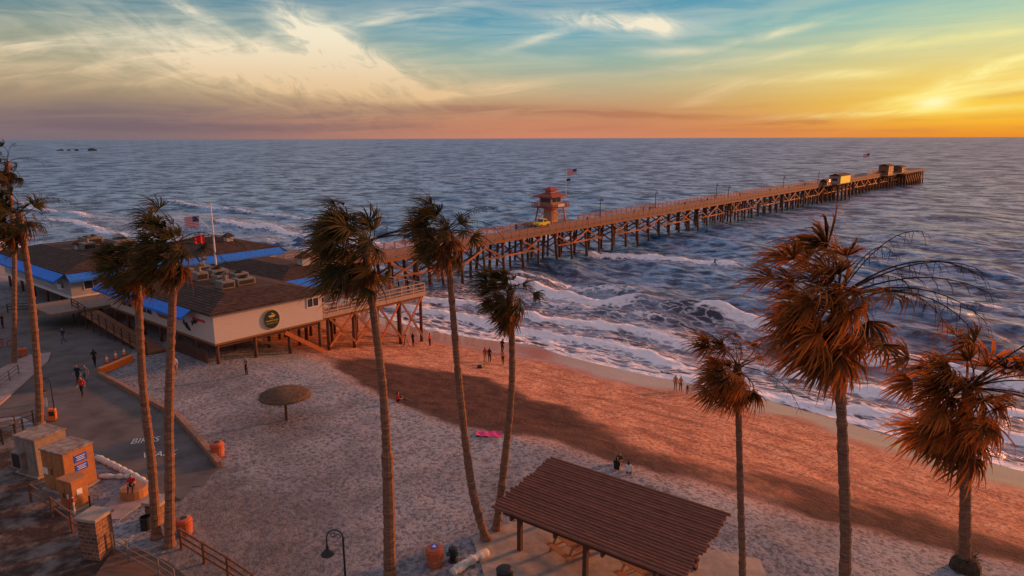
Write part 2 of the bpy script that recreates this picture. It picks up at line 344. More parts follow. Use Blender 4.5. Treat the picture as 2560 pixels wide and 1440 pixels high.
def sand_mat():
    m=bpy.data.materials.new('beach_sand'); m.use_nodes=True; nt=m.node_tree; N=nt.nodes; K=nt.links; b=N['Principled BSDF']
    tc=N.new('ShaderNodeTexCoord')
    def noise(s,d=8,r=.6,st=(1,1,1),rot=0):
        mp=N.new('ShaderNodeMapping'); mp.inputs['Scale'].default_value=st; mp.inputs['Rotation'].default_value=(0,0,R(rot)); K.new(tc.outputs['Object'],mp.inputs[0])
        n=N.new('ShaderNodeTexNoise'); n.inputs['Scale'].default_value=s; n.inputs['Detail'].default_value=d; n.inputs['Roughness'].default_value=r; K.new(mp.outputs[0],n.inputs['Vector']); return n.outputs['Fac']
    def att(k):
        n=N.new('ShaderNodeAttribute'); n.attribute_name=k; return n.outputs['Fac']
    def mr(x,a,b_,c=0.,d=1.):
        n=N.new('ShaderNodeMapRange'); n.interpolation_type='SMOOTHSTEP'; K.new(x,n.inputs[0]); n.inputs[1].default_value=a; n.inputs[2].default_value=b_; n.inputs[3].default_value=c; n.inputs[4].default_value=d; return n.outputs[0]
    def mt(op,a,b_):
        n=N.new('ShaderNodeMath'); n.operation=op
        for i,x in ((0,a),(1,b_)):
            if isinstance(x,(int,float)): n.inputs[i].default_value=x
            else: K.new(x,n.inputs[i])
        return n.outputs[0]
    def mix(f,a,b_):
        n=N.new('ShaderNodeMixRGB')
        for i,x in enumerate((f,a,b_)):
            if isinstance(x,(int,float,tuple)): n.inputs[i].default_value=x
            else: K.new(x,n.inputs[i])
        return n.outputs[0]
    big=noise(.12,5); med=noise(.7,7); fine=noise(3.3,4,.7); alng=noise(.5,6,.6,(1.6,.25,1)); wave=noise(.17,5,.6,(1.,.55,1)); steps=noise(.28,6,.65,(.5,1.6,1),-28)
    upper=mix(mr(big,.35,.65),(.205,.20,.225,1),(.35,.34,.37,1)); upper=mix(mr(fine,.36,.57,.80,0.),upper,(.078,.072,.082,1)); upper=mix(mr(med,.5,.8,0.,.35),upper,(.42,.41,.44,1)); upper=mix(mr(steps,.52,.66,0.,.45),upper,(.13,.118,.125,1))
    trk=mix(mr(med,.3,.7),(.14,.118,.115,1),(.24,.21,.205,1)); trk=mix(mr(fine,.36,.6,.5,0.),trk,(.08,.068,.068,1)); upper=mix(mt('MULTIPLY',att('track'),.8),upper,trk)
    low=mix(mr(med,.3,.7),(.50,.19,.115,1),(.74,.37,.235,1)); low=mix(mr(fine,.36,.57,.78,0.),low,(.17,.065,.048,1)); low=mix(mr(alng,.48,.66,0.,.65),low,(.19,.08,.06,1))  # lower beach: orange sun glow painted into the sand colour
    berm_shade_c=mix(mr(med,.3,.7),(.034,.020,.020,1),(.085,.046,.038,1))
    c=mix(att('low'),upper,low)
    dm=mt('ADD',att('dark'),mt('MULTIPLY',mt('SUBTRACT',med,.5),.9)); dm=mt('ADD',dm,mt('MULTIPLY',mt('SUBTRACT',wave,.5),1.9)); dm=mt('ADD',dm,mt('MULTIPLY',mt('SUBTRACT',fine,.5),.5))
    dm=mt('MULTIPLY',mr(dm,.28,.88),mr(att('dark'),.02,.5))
    c=mix(mt('MULTIPLY',dm,.93),c,berm_shade_c)
    spk=mt('MULTIPLY',mr(fine,.60,.70),mr(big,.42,.6,0.,.4)); c=mix(spk,c,(.10,.065,.06,1))
    soil=mix(mr(med,.42,.66),(.06,.04,.035,1),(.20,.165,.155,1)); c=mix(att('soil'),c,soil)
    c=mix(mr(att('wet'),.1,.9,0.,.9),c,(.36,.15,.115,1))
    K.new(c,b.inputs['Base Color'])
    K.new(mr(att('wet'),.25,.8,.95,.16),b.inputs['Roughness']); K.new(mr(att('wet'),.25,.8,.1,.38),b.inputs['Specular IOR Level']); b.inputs['Specular Tint'].default_value=(1,.66,.62,1)
    h=mt('ADD',mt('MULTIPLY',med,.9),mt('MULTIPLY',fine,.85))
    bp=N.new('ShaderNodeBump'); bp.inputs['Distance'].default_value=.18; K.new(mr(att('wet'),.0,.55,.9,.02),bp.inputs['Strength']); K.new(h,bp.inputs['Height']); K.new(bp.outputs[0],b.inputs['Normal'])
    return m
pl=np.concatenate([np.arange(-400,-60,10),np.arange(-60,42,.36),np.arange(42,70,2)])
ql=np.concatenate([np.arange(-600,-70,12),np.arange(-70,42,.42),np.arange(42,200,2.5),np.arange(200,1600,25)])
g=grid_obj('ground',pl,ql,lambda p,q:gnp(p,q),dict(dark=f_berm_shade,low=f_low,wet=f_wet,soil=f_soil,track=f_track),sand_mat())
tag(g,'wide sandy beach sloping down to the surf','beach',kind='structure')
# ocean
BR=[ # p0, q0, q1, height, foam, width
 (40.5,-30,24,.4,1.3,1.6),(47,-26,22,.55,1.15,1.5),(62,-10,20,1.1,1.4,1.4),(61.5,-24,-7,1.6,.0,1.7),(60,-38,-19,1.15,1.4,1.4),(57,-90,-36,1.1,1.1,1.4),(70,-6,28,.6,.8,1.6),(103,-8,28,.9,1.35,1.7),(108,-28,-8,.9,.0,2.0),
 (78,55,150,1.1,1.2,1.8),(100,120,240,1.0,.85,2.2),(58,190,330,.9,1.,2.2),(38.5,-92,-28,.3,1.3,1.5),(46,-92,-34,.6,1.2,1.6),(84,-90,-18,.9,.05,2.2),(130,-60,60,.6,.0,3.),(48,60,200,.7,1.05,1.6),(112,36,70,.9,1.1,1.8),(160,-120,90,.6,0.,3.6),(95,-90,-30,.7,.7,2.2),(72,-72,-16,.8,.0,1.8),(53,-20,10,.8,.7,1.5)]
def winq(q,a,b): return sstep(q,a-4,a+4)*(1-sstep(q,b-4,b+4))
def p0q(p0,q): return p0+1.6*np.sin(q/11.+p0)+.7*np.sin(q/4.3+p0*2)+1.0*n1d(q/2.6+p0*17)+.4*n1d(q/.9+p0*31)
rw=np.random.RandomState(3)
WV=[]
for i in range(30):
    lam=1.9*1.125**i; th=rw.normal(0,.65); WV.append((lam,math.cos(th),math.sin(th),rw.rand()*6.28,.021*lam**.58))
def sea_z(p,q):
    z=np.zeros_like(p); near=np.clip((p-33)/28,0.06,1)
    sp_=np.maximum(np.maximum(.5,(p-120)*.045),np.maximum(.75,(np.abs(q)-62)*.06))
    for lam,c,s,ph,am in WV:
        k=2*math.pi/lam; w=np.clip((lam/sp_-2.5)/2,0,1)
        ph_=k*(p*c+q*s)+ph+.6*np.sin(p*.03+q*.021+ph); z+=am*w*near*(np.sin(ph_)+.25*np.cos(2*ph_))
    for p0,a,b,h,f,w in BR:
        dd=p-p0q(p0,q); z+=h*winq(q,a,b)*(1+.4*n1d(q/3.1+p0*5))*np.where(dd<0,np.exp(-(dd/(w*.75))**2),np.exp(-(dd/(w*2.6))**2))
        if f>.5: z+=winq(q,a,b)*np.exp(-((dd+.6)/2.)**2)*.3*n1d(p*2.1+40*n1d(q*.8+p0))*1.
    return z+.05
def sea_foam(p,q):
    f=np.zeros_like(p)
    for p0,a,b,h,s,w in BR:
        dd=p-p0q(p0,q); ww=winq(q,a,b)*(.92+.28*n1d(q/5.+p0*3))
        f=np.maximum(f,s*ww*np.where(dd<0,np.exp(-((dd+.2)/1.8)**2),np.exp(-(dd/.9)**2)))
        f=np.maximum(f,.46*min(s,1)*ww*np.where(dd<0,0,np.exp(-(dd/5.)**2)))
    lace=.45*winq(q,-34,24)*sstep(p,33,37)*(1-sstep(p,60,68)); f=np.maximum(f,lace)
    lace=.62*winq(q,-30,18)*sstep(p,33,36)*(1-sstep(p,40,48)); f=np.maximum(f,lace)
    lace=.50*winq(q,-98,-28)*sstep(p,34,36.5)*(1-sstep(p,44,58)); f=np.maximum(f,lace)
    f=np.maximum(f,.40*winq(q,-10,30)*sstep(p,92,100)*(1-sstep(p,106,116)))
    f=np.maximum(f,.40*winq(q,50,200)*sstep(p,40,60)*(1-sstep(p,85,110)))
    dep=.05-gnp(p,q); f=np.maximum(f,1.0*np.exp(-((dep-.05)/.10)**2))
    return f
def f_shal(p,q): return (1-sstep(p,42,110))*.9*np.where(q>60,.4,1)  # shallow-water tint, with violet sky reflection put into its colour
def f_dist(p,q): return np.hypot(p+15,q+50)
def sea_mat():
    m=bpy.data.materials.new('sea_water'); m.use_nodes=True; nt=m.node_tree; N=nt.nodes; K=nt.links; N.remove(N['Principled BSDF'])
    tc=N.new('ShaderNodeTexCoord')
    def noise(s,d,st,r=.6,dis=0):
        mp=N.new('ShaderNodeMapping'); mp.inputs['Scale'].default_value=st; K.new(tc.outputs['Object'],mp.inputs[0])
        n=N.new('ShaderNodeTexNoise'); n.inputs['Scale'].default_value=s; n.inputs['Detail'].default_value=d; n.inputs['Roughness'].default_value=r; n.inputs['Distortion'].default_value=dis; K.new(mp.outputs[0],n.inputs['Vector']); return n.outputs['Fac']
    def att(k):
        n=N.new('ShaderNodeAttribute'); n.attribute_name=k; return n.outputs['Fac']
    def mt(op,a,b_,cl=False):
        n=N.new('ShaderNodeMath'); n.operation=op; n.use_clamp=cl
        for i,x in ((0,a),(1,b_)):
            if isinstance(x,(int,float)): n.inputs[i].default_value=x
            else: K.new(x,n.inputs[i])
        return n.outputs[0]
    def mr(x,a,b_,c=0.,d=1.):
        n=N.new('ShaderNodeMapRange'); n.interpolation_type='SMOOTHSTEP'; K.new(x,n.inputs[0]); n.inputs[1].default_value=a; n.inputs[2].default_value=b_; n.inputs[3].default_value=c; n.inputs[4].default_value=d; return n.outputs[0]
    def mix(f,a,b_):
        n=N.new('ShaderNodeMixRGB')
        for i,x in enumerate((f,a,b_)):
            if isinstance(x,(int,float,tuple)): n.inputs[i].default_value=x
            else: K.new(x,n.inputs[i])
        return n.outputs[0]
    n_small=noise(1.5,5,(1,.55,1),.65); n_mid=noise(.5,3,(1,.6,1),.62); n_sw=noise(.2,3,(1,.65,1),.62,.4); n_m2=noise(.09,3,(1,.8,1),.64,.3); n_big=noise(.03,4,(1,.9,1),.66); n_far=noise(.009,4,(1,.9,1),.68)
    lace=N.new('ShaderNodeTexVoronoi'); lace.feature='DISTANCE_TO_EDGE'; lace.inputs['Scale'].default_value=.75
    mp=N.new('ShaderNodeMapping'); mp.inputs['Scale'].default_value=(1.2,.55,1); K.new(tc.outputs['Object'],mp.inputs[0])
    wn=N.new('ShaderNodeTexNoise'); wn.inputs['Scale'].default_value=.9; wn.inputs['Detail'].default_value=5; K.new(mp.outputs[0],wn.inputs['Vector'])
    va=N.new('ShaderNodeVectorMath'); va.operation='MULTIPLY_ADD'; K.new(wn.outputs['Color'],va.inputs[0]); va.inputs[1].default_value=(2.2,2.2,0); K.new(mp.outputs[0],va.inputs[2]); K.new(va.outputs[0],lace.inputs['Vector'])
    web=mt('SUBTRACT',1.,mt('MULTIPLY',lace.outputs['Distance'],4.5),True)
    pat=mt('ADD',mt('MULTIPLY',web,.42),mt('MULTIPLY',n_small,.8))
    fm=mt('MULTIPLY',mt('SUBTRACT',mt('ADD',att('foam'),mt('MULTIPLY',pat,.95)),1.0),2.8,True)
    fm=mt('MULTIPLY',fm,mt('MULTIPLY',att('foam'),5.,True))
    D=att('dist')
    near=mt('ADD',mt('MULTIPLY',n_mid,.5),mt('MULTIPLY',n_sw,.5)); midw=mt('ADD',mt('MULTIPLY',n_sw,.4),mt('MULTIPLY',n_m2,.6)); farw=mt('ADD',mt('MULTIPLY',n_m2,.35),mt('MULTIPLY',n_big,.65)); vf=mt('ADD',mt('MULTIPLY',n_big,.4),mt('MULTIPLY',n_far,.6))
    def lerp(w,a,b_): return mt('ADD',mt('MULTIPLY',a,mt('SUBTRACT',1.,w)),mt('MULTIPLY',b_,w))
    ch=lerp(mr(D,130,300),near,midw); ch=lerp(mr(D,350,900),ch,farw); ch=lerp(mr(D,1000,2800),ch,vf)
    cr=mr(ch,.41,.59)  # sky-lit and dark wave facets painted into water colour and gloss
    wc=mix(cr,(.002,.034,.095,1),(.03,.225,.41,1)); wc=mix(att('shal'),wc,mix(cr,(.040,.027,.045,1),(.16,.115,.155,1)))
    c=mix(fm,wc,(.94,.84,.87,1))
    h=mt('ADD',mt('ADD',mt('MULTIPLY',n_mid,.7),mt('MULTIPLY',n_small,.14)),mt('MULTIPLY',n_m2,3.)); h=mt('ADD',h,mt('MULTIPLY',n_big,4.5)); h=mt('ADD',h,mt('MULTIPLY',n_sw,1.8)); h=mt('ADD',h,mt('MULTIPLY',fm,.15))
    bp=N.new('ShaderNodeBump'); bp.inputs['Strength'].default_value=.75; bp.inputs['Distance'].default_value=1.0; K.new(h,bp.inputs['Height'])
    df=N.new('ShaderNodeBsdfDiffuse'); K.new(c,df.inputs['Color']); K.new(bp.outputs[0],df.inputs['Normal'])
    gl=N.new('ShaderNodeBsdfGlossy'); gl.inputs['Roughness'].default_value=.30; gl.inputs['Color'].default_value=(1,.90,.95,1); K.new(bp.outputs[0],gl.inputs['Normal'])
    fr=N.new('ShaderNodeFresnel'); fr.inputs['IOR'].default_value=1.33; K.new(bp.outputs[0],fr.inputs['Normal'])
    fc=mt('MULTIPLY',mt('MINIMUM',mt('ADD',fr.outputs[0],.07),.50),mt('SUBTRACT',1.,mt('MULTIPLY',fm,.9))); fc=mt('MULTIPLY',fc,mt('ADD',.42,mt('MULTIPLY',cr,.78)))
    ms=N.new('ShaderNodeMixShader'); K.new(fc,ms.inputs[0]); K.new(df.outputs[0],ms.inputs[1]); K.new(gl.outputs[0],ms.inputs[2]); K.new(ms.outputs[0],N['Material Output'].inputs['Surface'])
    return m
def geo(start,step,fac,end):
    r=[];x=start
    while x<end: step*=fac; x+=step; r.append(x)
    return r
pl=np.array(list(np.arange(12,120,.45))+geo(120,.45,1.04,60000))
qs=list(np.arange(-62,62,.7)); ql=np.array([-x for x in geo(62,.7,1.055,60000)][::-1]+qs+geo(qs[-1],.7,1.055,60000))
oc=grid_obj('ocean',pl,ql,sea_z,dict(foam=sea_foam,shal=f_shal,dist=f_dist),sea_mat()); tag(oc,'ocean with breaking waves reaching to the horizon','ocean',kind='structure')
# sheets on the ground
def sheet(name,pix,dz,mat,kerb=0,label='',cat=''):
    bm=bmesh.new(); vs=[bm.verts.new((*G(u,v).xy,0)) for u,v in pix]; bm.faces.new(vs)
    bmesh.ops.triangulate(bm,faces=bm.faces[:])
    for it in range(7):
        ed=[e for e in bm.edges if e.calc_length()>1.6]
        if not ed: break
        bmesh.ops.subdivide_edges(bm,edges=ed,cuts=1); bmesh.ops.triangulate(bm,faces=[f for f in bm.faces if len(f.verts)>3])
    for v in bm.verts: v.co.z=gz(v.co.x,v.co.y)+dz
    if kerb:
        be=[e for e in bm.edges if e.is_boundary]; r=bmesh.ops.extrude_edge_only(bm,edges=be)
        for g_ in r['geom']:
            if isinstance(g_,bmesh.types.BMVert): g_.co.z-=kerb+.05
    bmesh.ops.recalc_face_normals(bm,faces=bm.faces)
    me=bpy.data.meshes.new(name); bm.to_mesh(me); bm.free(); me.materials.append(mat)
    o=bpy.data.objects.new(name,me); col.objects.link(o); return tag(o,label,cat,kind='structure')
sheet('road',[(552,1168),(500,1106),(440,1040),(365,1001),(300,964),(250,940),(312,904),(336,872),(262,800),(250,772),(170,760),(0,766),(-300,760),(-600,900),(-200,1058),(55,1040),(130,1078),(240,1132),(330,1185),(380,1232),(405,1262),(432,1240),(455,1250),(480,1218),(510,1215),(525,1190)],.03,MT['asphalt'],label='dark asphalt approach road leading to the pier',cat='road')
sheet('pavement',[(-160,1000),(-100,955),(0,925),(70,890),(128,884),(120,906),(60,962),(0,1014),(-100,1090)],.14,MT['paving'],.12,label='pinkish kerbed pavement beside the asphalt road',cat='pavement')
sheet('plaza',[(255,1270),(330,1212),(360,1215),(372,1250),(300,1300),(262,1300)],.05,MT['paving'],.05,label='small paved patch around the utility cabinets',cat='paving')
sheet('boardwalk',[(285,1378),(345,1374),(420,1408),(500,1470),(560,1560),(300,1560),(240,1440)],.08,MT['boardwalk'],.08,label='brown plank boardwalk at the lower left beside the stone pillar',cat='boardwalk')
sheet('shelter_floor',[(1180,1345),(1330,1290),(1900,1400),(1960,1560),(1250,1560)],.04,MT['concrete'],.04,label='concrete floor under the picnic shelter',cat='paving')
def on_path_text(txt,u,v,size,label):
    P=G(u,v,.06); me=text_mesh(txt,size,0.004); me.materials.clear(); me.materials.append(MT['roadpaint'])
    o=bpy.data.objects.new('road_marking',me); col.objects.link(o); o.location=P; o.rotation_euler.z=R(14); o.scale=(1,1.65,1); tag(o,label,'road marking')
on_path_text('BIKES',364,1103,.76,'white painted word BIKES on the asphalt'); on_path_text('WALK',400,1137,.76,'white painted word WALK on the asphalt, nearer line')
# ---------------------------------------------------------------- pier
pier=thing('pier','long wooden pier on tall piles running out to sea','pier',L(0,28,0),ANG)
W0,W1=-3.5,3.5; PE=437; DZ=6.9; EW=8.5
mb=MB(); mb.box(13,PE,W0,W1,DZ-.18,DZ); mb.box(385,PE,-EW,W0-.003,DZ-.18,DZ-.004); mb.box(392,PE,W1+.003,EW,DZ-.18,DZ-.004); mb.box(275,295,-6.4,W0-.003,DZ-.18,DZ-.003); mb.box(262,272,-5,W0-.003,DZ-.18,DZ-.003); mb.box(90,105,W1+.003,9.2,DZ-.18,DZ-.003); mb.box(358,376,-6.6,W0-.003,DZ-.18,DZ-.003)
mb.box(-6,12.99,W0,W1,DZ-.3,DZ-.02)
mb.build('deck',MT['deck'],pier)
for y in (W0+.1,-1.2,1.2,W1-.1):
    MB().box(13,PE,y-.15,y+.15,DZ-.72,DZ-.19).build('stringer',MT['wood'],pier)
def railing(y,x0,x1,z0,mat,step=2.4,h=1.1,n=4):
    m=MB(); k=int((x1-x0)/step)
    for i in range(k+1):
        x=x0+(x1-x0)*i/k; m.box(x-.08,x+.08,y-.08,y+.08,z0-.5,z0+h)
    m.box(x0,x1,y-.13,y+.13,z0+h+.003,z0+h+.08)
    for j in range(n): zz=z0+.15+j*(h-.2)/n; m.box(x0,x1,y-.115,y-.082,zz,zz+.13)
    return m
railing(W0+.02,22,275,DZ,MT['rail']).build('railing',MT['rail'],pier); railing(W0+.02,295,358,DZ,MT['rail']).build('railing',MT['rail'],pier)
railing(W1-.02,30,90,DZ,MT['rail']).build('railing',MT['rail'],pier); railing(W1-.02,105,392,DZ,MT['rail']).build('railing',MT['rail'],pier)
railing(-EW+.1,385,PE,DZ,MT['rail']).build('railing',MT['rail'],pier); railing(EW-.1,392,PE,DZ,MT['rail']).build('railing',MT['rail'],pier)
m=MB(); 
for y in np.arange(-EW+.1,EW,2.1): m.box(PE-.15,PE,y-.06,y+.06,DZ-.1,DZ+1.1)
m.box(PE-.2,PE+.04,-EW+.1,EW-.1,DZ+1.17,DZ+1.23)
for j in range(4): m.box(PE+.002,PE+.03,-EW+.1,EW-.1,DZ+.15+j*.24,DZ+.27+j*.24)
m.build('railing',MT['rail'],pier)
far=MB(); farb=MB()
rp=random.Random(5); SPC=5.6; NB=75
for i in range(NB):
    x=20+i*SPC
    gx=gnp(x,28); zb=min(-.8,float(gx)-.6) if gx<0 else float(gx)-.6
    ys=[-3.0,0,3.0]
    if x>384: ys=[-8,-6.5,-4.8,-3,-1,1,3,5.3,8]
    elif 273<x<297 or 356<x<378: ys=[-5.9,-3,-1,1,3]
    elif 88<x<106: ys=[-3,0,3,8.]
    elif x>200: ys=[-3,-1.2,1.2,3]
    for y in ys:
        bt=.6*(y/3.) if abs(y)<4 else .5*(1 if y>0 else -1)
        r=.25+rp.random()*.08; xj=rp.uniform(-.35,.35)
        if x>200: r+=.05
        if x>384: r+=.05
        t=far if i>=32 else MB()
        t.tube([(x+xj*2.2,y+bt,zb),(x+xj,y+bt*.5,(zb+DZ)/2),(x,y,DZ-.95)],[r*1.1,r,r*.95],7)
        if i<32: t.build('pile',MT['pile'],pier,True)
    c=MB(); c.box(x-.19,x+.19,ys[0]-.7,ys[-1]+.7,DZ-1.1,DZ-.725); c.build('pile_cap',MT['redwood'],pier)
    t=farb if i>=45 else MB()
    z0=max(1.6,float(gx)+.6)
    t.bar((x+.3,-3.2,DZ-1.3),(x+.3,3.3,z0+.4),.1,.32); t.bar((x-.3,3.2,DZ-1.3),(x-.3,-3.3,z0+.4),.1,.32)
    if i%2==0 and i<NB-1: t.bar((x,-3.5,DZ-1.15),(x+SPC,-3.65,z0+1.6),.12,.34)
    if i%3==1 and i<NB-1: t.bar((x+SPC,-3.53,DZ-1.15),(x,-3.68,z0+1.9),.12,.34)
    if i%4!=3: t.bar((x,-3.8,3.6),(x+SPC-.1,-3.8,3.6),.12,.3)
    if x>384 and i<NB-1: t.bar((x,-8.3,DZ-1.2),(x+SPC,-8.4,1.8),.12,.34)
    if i<45: t.build('brace',MT['redwood'] if i%2 else MT['wood'],pier)
f=far.build('far_piles',MT['pile'],pier,True); f['kind']='stuff'
f=farb.build('far_braces',MT['redwood'],pier); f['kind']='stuff'
# ---- lifeguard tower
tw=thing('lifeguard_tower','lifeguard tower with balcony and stepped red roof standing on the pier','tower',L(97.5,33.9,DZ),ANG); tw.scale=(1.28,1.28,.98)
for sx in (-1,1):
    for sy in (-1,1):
        MB().bar((sx*2.1,sy*1.85,0),(sx*1.7,sy*1.5,3.4),.2).build('leg',MT['redwood'],tw)
for sy in (-1,1):
    MB().bar((-2.0,sy*1.78,.3),(1.75,sy*1.55,3.1),.08,.16).build('brace',MT['redwood'],tw); MB().bar((2.0,sy*1.7,.3),(-1.75,sy*1.47,3.1),.08,.16).build('brace',MT['redwood'],tw)
m=MB(); m.add([(-1.0,-.9,.01),(1.0,-.9,.01),(1.0,.9,.01),(-1.0,.9,.01),(-.9,-.8,3.3),(.9,-.8,3.3),(.9,.8,3.3),(-.9,.8,3.3)],[(3,2,1,0),(4,5,6,7),(0,1,5,4),(1,2,6,5),(2,3,7,6),(3,0,4,7)]); m.build('base_wall',MT['paleboard'],tw)
MB().box(-2.6,2.6,-2.3,2.3,3.42,3.62).build('balcony_floor',MT['redtrim'],tw)
m=MB()
for x in np.linspace(-2.5,2.5,7):
    for y in (-2.2,2.2): m.box(x-.04,x+.04,y-.04,y+.04,3.6,4.6)
for y in np.linspace(-2.2,2.2,5):
    for x in (-2.5,2.5): m.box(x-.04,x+.04,y-.04,y+.04,3.6,4.6)
for z in (3.9,4.2,4.55):
    for y in (-2.2,2.2): m.box(-2.5,2.5,y-.05,y+.05,z,z+.09)
    for x in (-2.5,2.5): m.box(x-.049,x+.049,-2.2,2.2,z+.002,z+.088)
m.build('balcony_railing',MT['redtrim'],tw)
cab=MB().box(-1.5,1.5,-1.3,1.3,3.62,5.9).build('cabin',MT['paleboard'],tw)
for (a,b,c,d) in ((-1.2,-.1,-1.31,-1.33),(.1,1.2,-1.31,-1.33)): MB().box(a,b,d,c,4.7,5.6).build('window',MT['glass'],cab)
MB().box(-1.53,-1.51,-1,1,4.7,5.6).build('window',MT['glass'],cab)
s=MB().box(-.9,.9,-2.33,-2.27,3.75,4.35).build('sign_board',MT['whitecloth'],tw); text_obj('lettering','LIFEGUARD',.3,MT['red'],s,(0,-2.335,4.05),(R(90),0,0),.003)
def hip(mb,x0,x1,y0,y1,z,ins,h,th=.18):
    X0,X1,Y0,Y1=x0+ins,x1-ins,y0+ins,y1-ins
    vs=[(x0,y0,z),(x1,y0,z),(x1,y1,z),(x0,y1,z),(x0,y0,z+th),(x1,y0,z+th),(x1,y1,z+th),(x0,y1,z+th),(X0,Y0,z+th+h),(X1,Y0,z+th+h),(X1,Y1,z+th+h),(X0,Y1,z+th+h)]
    return mb.add(vs,[(3,2,1,0),(0,1,5,4),(1,2,6,5),(2,3,7,6),(3,0,4,7),(4,5,9,8),(5,6,10,9),(6,7,11,10),(7,4,8,11),(8,9,10,11)])
rf=hip(MB(),-2.4,2.4,-2.1,2.1,5.9,1.3,.7).build('roof',MT['redtrim'],tw)
MB().box(-.8,.8,-.6,.6,6.7,7.3).build('cupola',MT['paleboard'],rf); hip(MB(),-1.3,1.3,-1.0,1.0,7.3,.95,.7).build('cupola_roof',MT['redtrim'],rf)
def flag(loc,w,h,label,rz,stripes=True,mat='redcloth',group=None,name='flag'):
    t=thing(name,label,'flag',loc,rz,group); n=24; k=13; amp=.12; mb=MB(); mi=[]
    vs=[(-w*i/n, amp*math.sin(i*.55)*(.3+i/n), -h*j/k-.12*w*i/n) for i in range(n+1) for j in range(k+1)]; fs=[]
    for i in range(n):
        for j in range(k):
            fs.append((i*(k+1)+j,(i+1)*(k+1)+j,(i+1)*(k+1)+j+1,i*(k+1)+j+1)); mi.append((2 if (i<n*.4 and j<7) else j%2) if stripes else 0)
    mb.add(vs,fs); o=mb.build('cloth',MT[mat],t)
    if stripes:
        o.data.materials.append(MT['whitecloth']); o.data.materials.append(MT['navycloth']); o.data.polygons.foreach_set('material_index',mi)
        st=MB()
        for i in range(5):
            for j in range(4):
                x=-w*.4*(i+.5)/5; z=-h*(7/13)*(j+.5)/4-.12*-x; y=.12*math.sin(-x/w*24*.55)*(.3-x/w)-.012
                q=h*.028; pts=[(x+q*(1 if kk%2==0 else .4)*math.sin(kk*math.pi/5),y,z+q*(1 if kk%2==0 else .4)*math.cos(kk*math.pi/5)) for kk in range(10)]
                st.add(pts,[tuple(range(10))])
        st.build('stars',MT['whitecloth'],o)
    return t
p_=thing('flagpole','thin flagpole above the lifeguard tower roof','flagpole',L(103,33.6,DZ),ANG); MB().tube([(0,0,0),(0,0,12.2)],[.07,.04],6).build('pole',MT['white'],p_)
zt=L(103,33.6,DZ+11.8); flag(zt+Vector((2.4,0,0)),2.2,1.2,'red striped flag streaming above the lifeguard tower',R(-10))
flag(L(103,33.6,DZ+9.6)+Vector((1.0,0,0)),.9,.6,'small dark green flag under the striped flag on the lifeguard tower',0,False,'greencloth')
# vehicle on pier
vh=thing('utility_vehicle','small yellow utility vehicle parked on the pier beside the lifeguard tower','vehicle',L(89,29.8,DZ),ANG+R(180))
b=MB().prism([(-1.9,.45),(1.9,.45),(2.0,.9),(1.85,1.1),(.75,1.15),(.35,1.75),(-.75,1.75),(-.8,1.1),(-1.9,1.1)],-.8,.8).build('body',MT['yellow'],vh,bevel=.03)
for y in (-.81,.79): MB().box(-.6,.3,y,y+.02,1.2,1.62).build('window',MT['glass'],b)
MB().add([(.78,-.7,1.17),(.78,.7,1.17),(.39,.7,1.72),(.39,-.7,1.72)],[(0,1,2,3)]).build('windscreen',MT['glass'],b)
for x in (-1.2,1.2):
    for y in (-.78,.78):
        w=MB().tube([(x,y-.13,.36),(x,y+.13,.36)],.36,16).build('wheel',MT['rubber'],vh); MB().tube([(x,y-.14,.36),(x,y+.14,.36)],.18,12).build('rim',MT['grey'],w)
for y in (-.55,.55): MB().box(1.97,2.02,y-.13,y+.13,.75,.9).build('headlight',MT['white'],vh)
# pier huts
def hut(p,q,lx,ly,h,label,mat,roofmat='shingle',face=None):
    t=thing('pier_hut',label,'hut',L(p,q,DZ),ANG)
    w=MB().box(-lx/2,lx/2,-ly/2,ly/2,0,h).build('wall',MT[mat],t)
    m=MB(); m.add([(-lx/2-.4,-ly/2-.4,h+.01),(lx/2+.4,-ly/2-.4,h+.01),(lx/2+.4,ly/2+.4,h+.01),(-lx/2-.4,ly/2+.4,h+.01),(-lx/2-.4,0,h+.9),(lx/2+.4,0,h+.9)],[(3,2,1,0),(0,1,5,4),(2,3,4,5),(1,2,5),(3,0,4)]); m.build('roof',MT[roofmat],t)
    if face: MB().box(-lx/2+.05,lx/2-.05,-ly/2-.06,-ly/2-.004,.1,h-.1).build('glint_panel',MT[face],t)
    else:
        MB().box(-lx/2+.5,-lx/2+1.5,-ly/2-.03,-ly/2-.002,.02,2.1).build('door',MT['dark'],t)
        for x in (0.,lx/4): MB().box(x,x+lx/6,-ly/2-.03,-ly/2-.002,1.2,2.2).build('window',MT['glass'],t)
    MB().box(-lx/2-.03,-lx/2-.002,-1,1,1.1,2.2).build('window',MT['glass'],t)
hut(285,23.8,14,4.4,3.2,'pale hut with sun glint painted yellow on its side, on a bump-out of the outer pier','paleboard','shingle','sunglint')
hut(267,24.2,5,2.6,1.6,'low service hut just landward of the pale hut on the pier','wood')
hut(367,24.6,10,4.6,4.6,'taller brown hut near the seaward end of the pier','cladding','shingle')
hut(400,26,10,6,3.0,'lower brown hut just past the taller hut at the end of the pier','cladding','shingle')
fpp=pier_p(2172,31,12)
p_=thing('flagpole','white flagpole near the seaward end of the pier','flagpole',L(fpp,31,DZ),ANG); MB().tube([(0,0,0),(0,0,11)],[.18,.12],6).build('pole',MT['white'],p_)
MB().lathe(0,0,[(.01,11.3),(.2,11.2),(.2,11.0),(.01,10.95)],8).build('finial',MT['gold'],p_)
flag(L(fpp,31,DZ+10.8),3.4,1.9,'small pale striped flag at the far end of the pier',R(8))
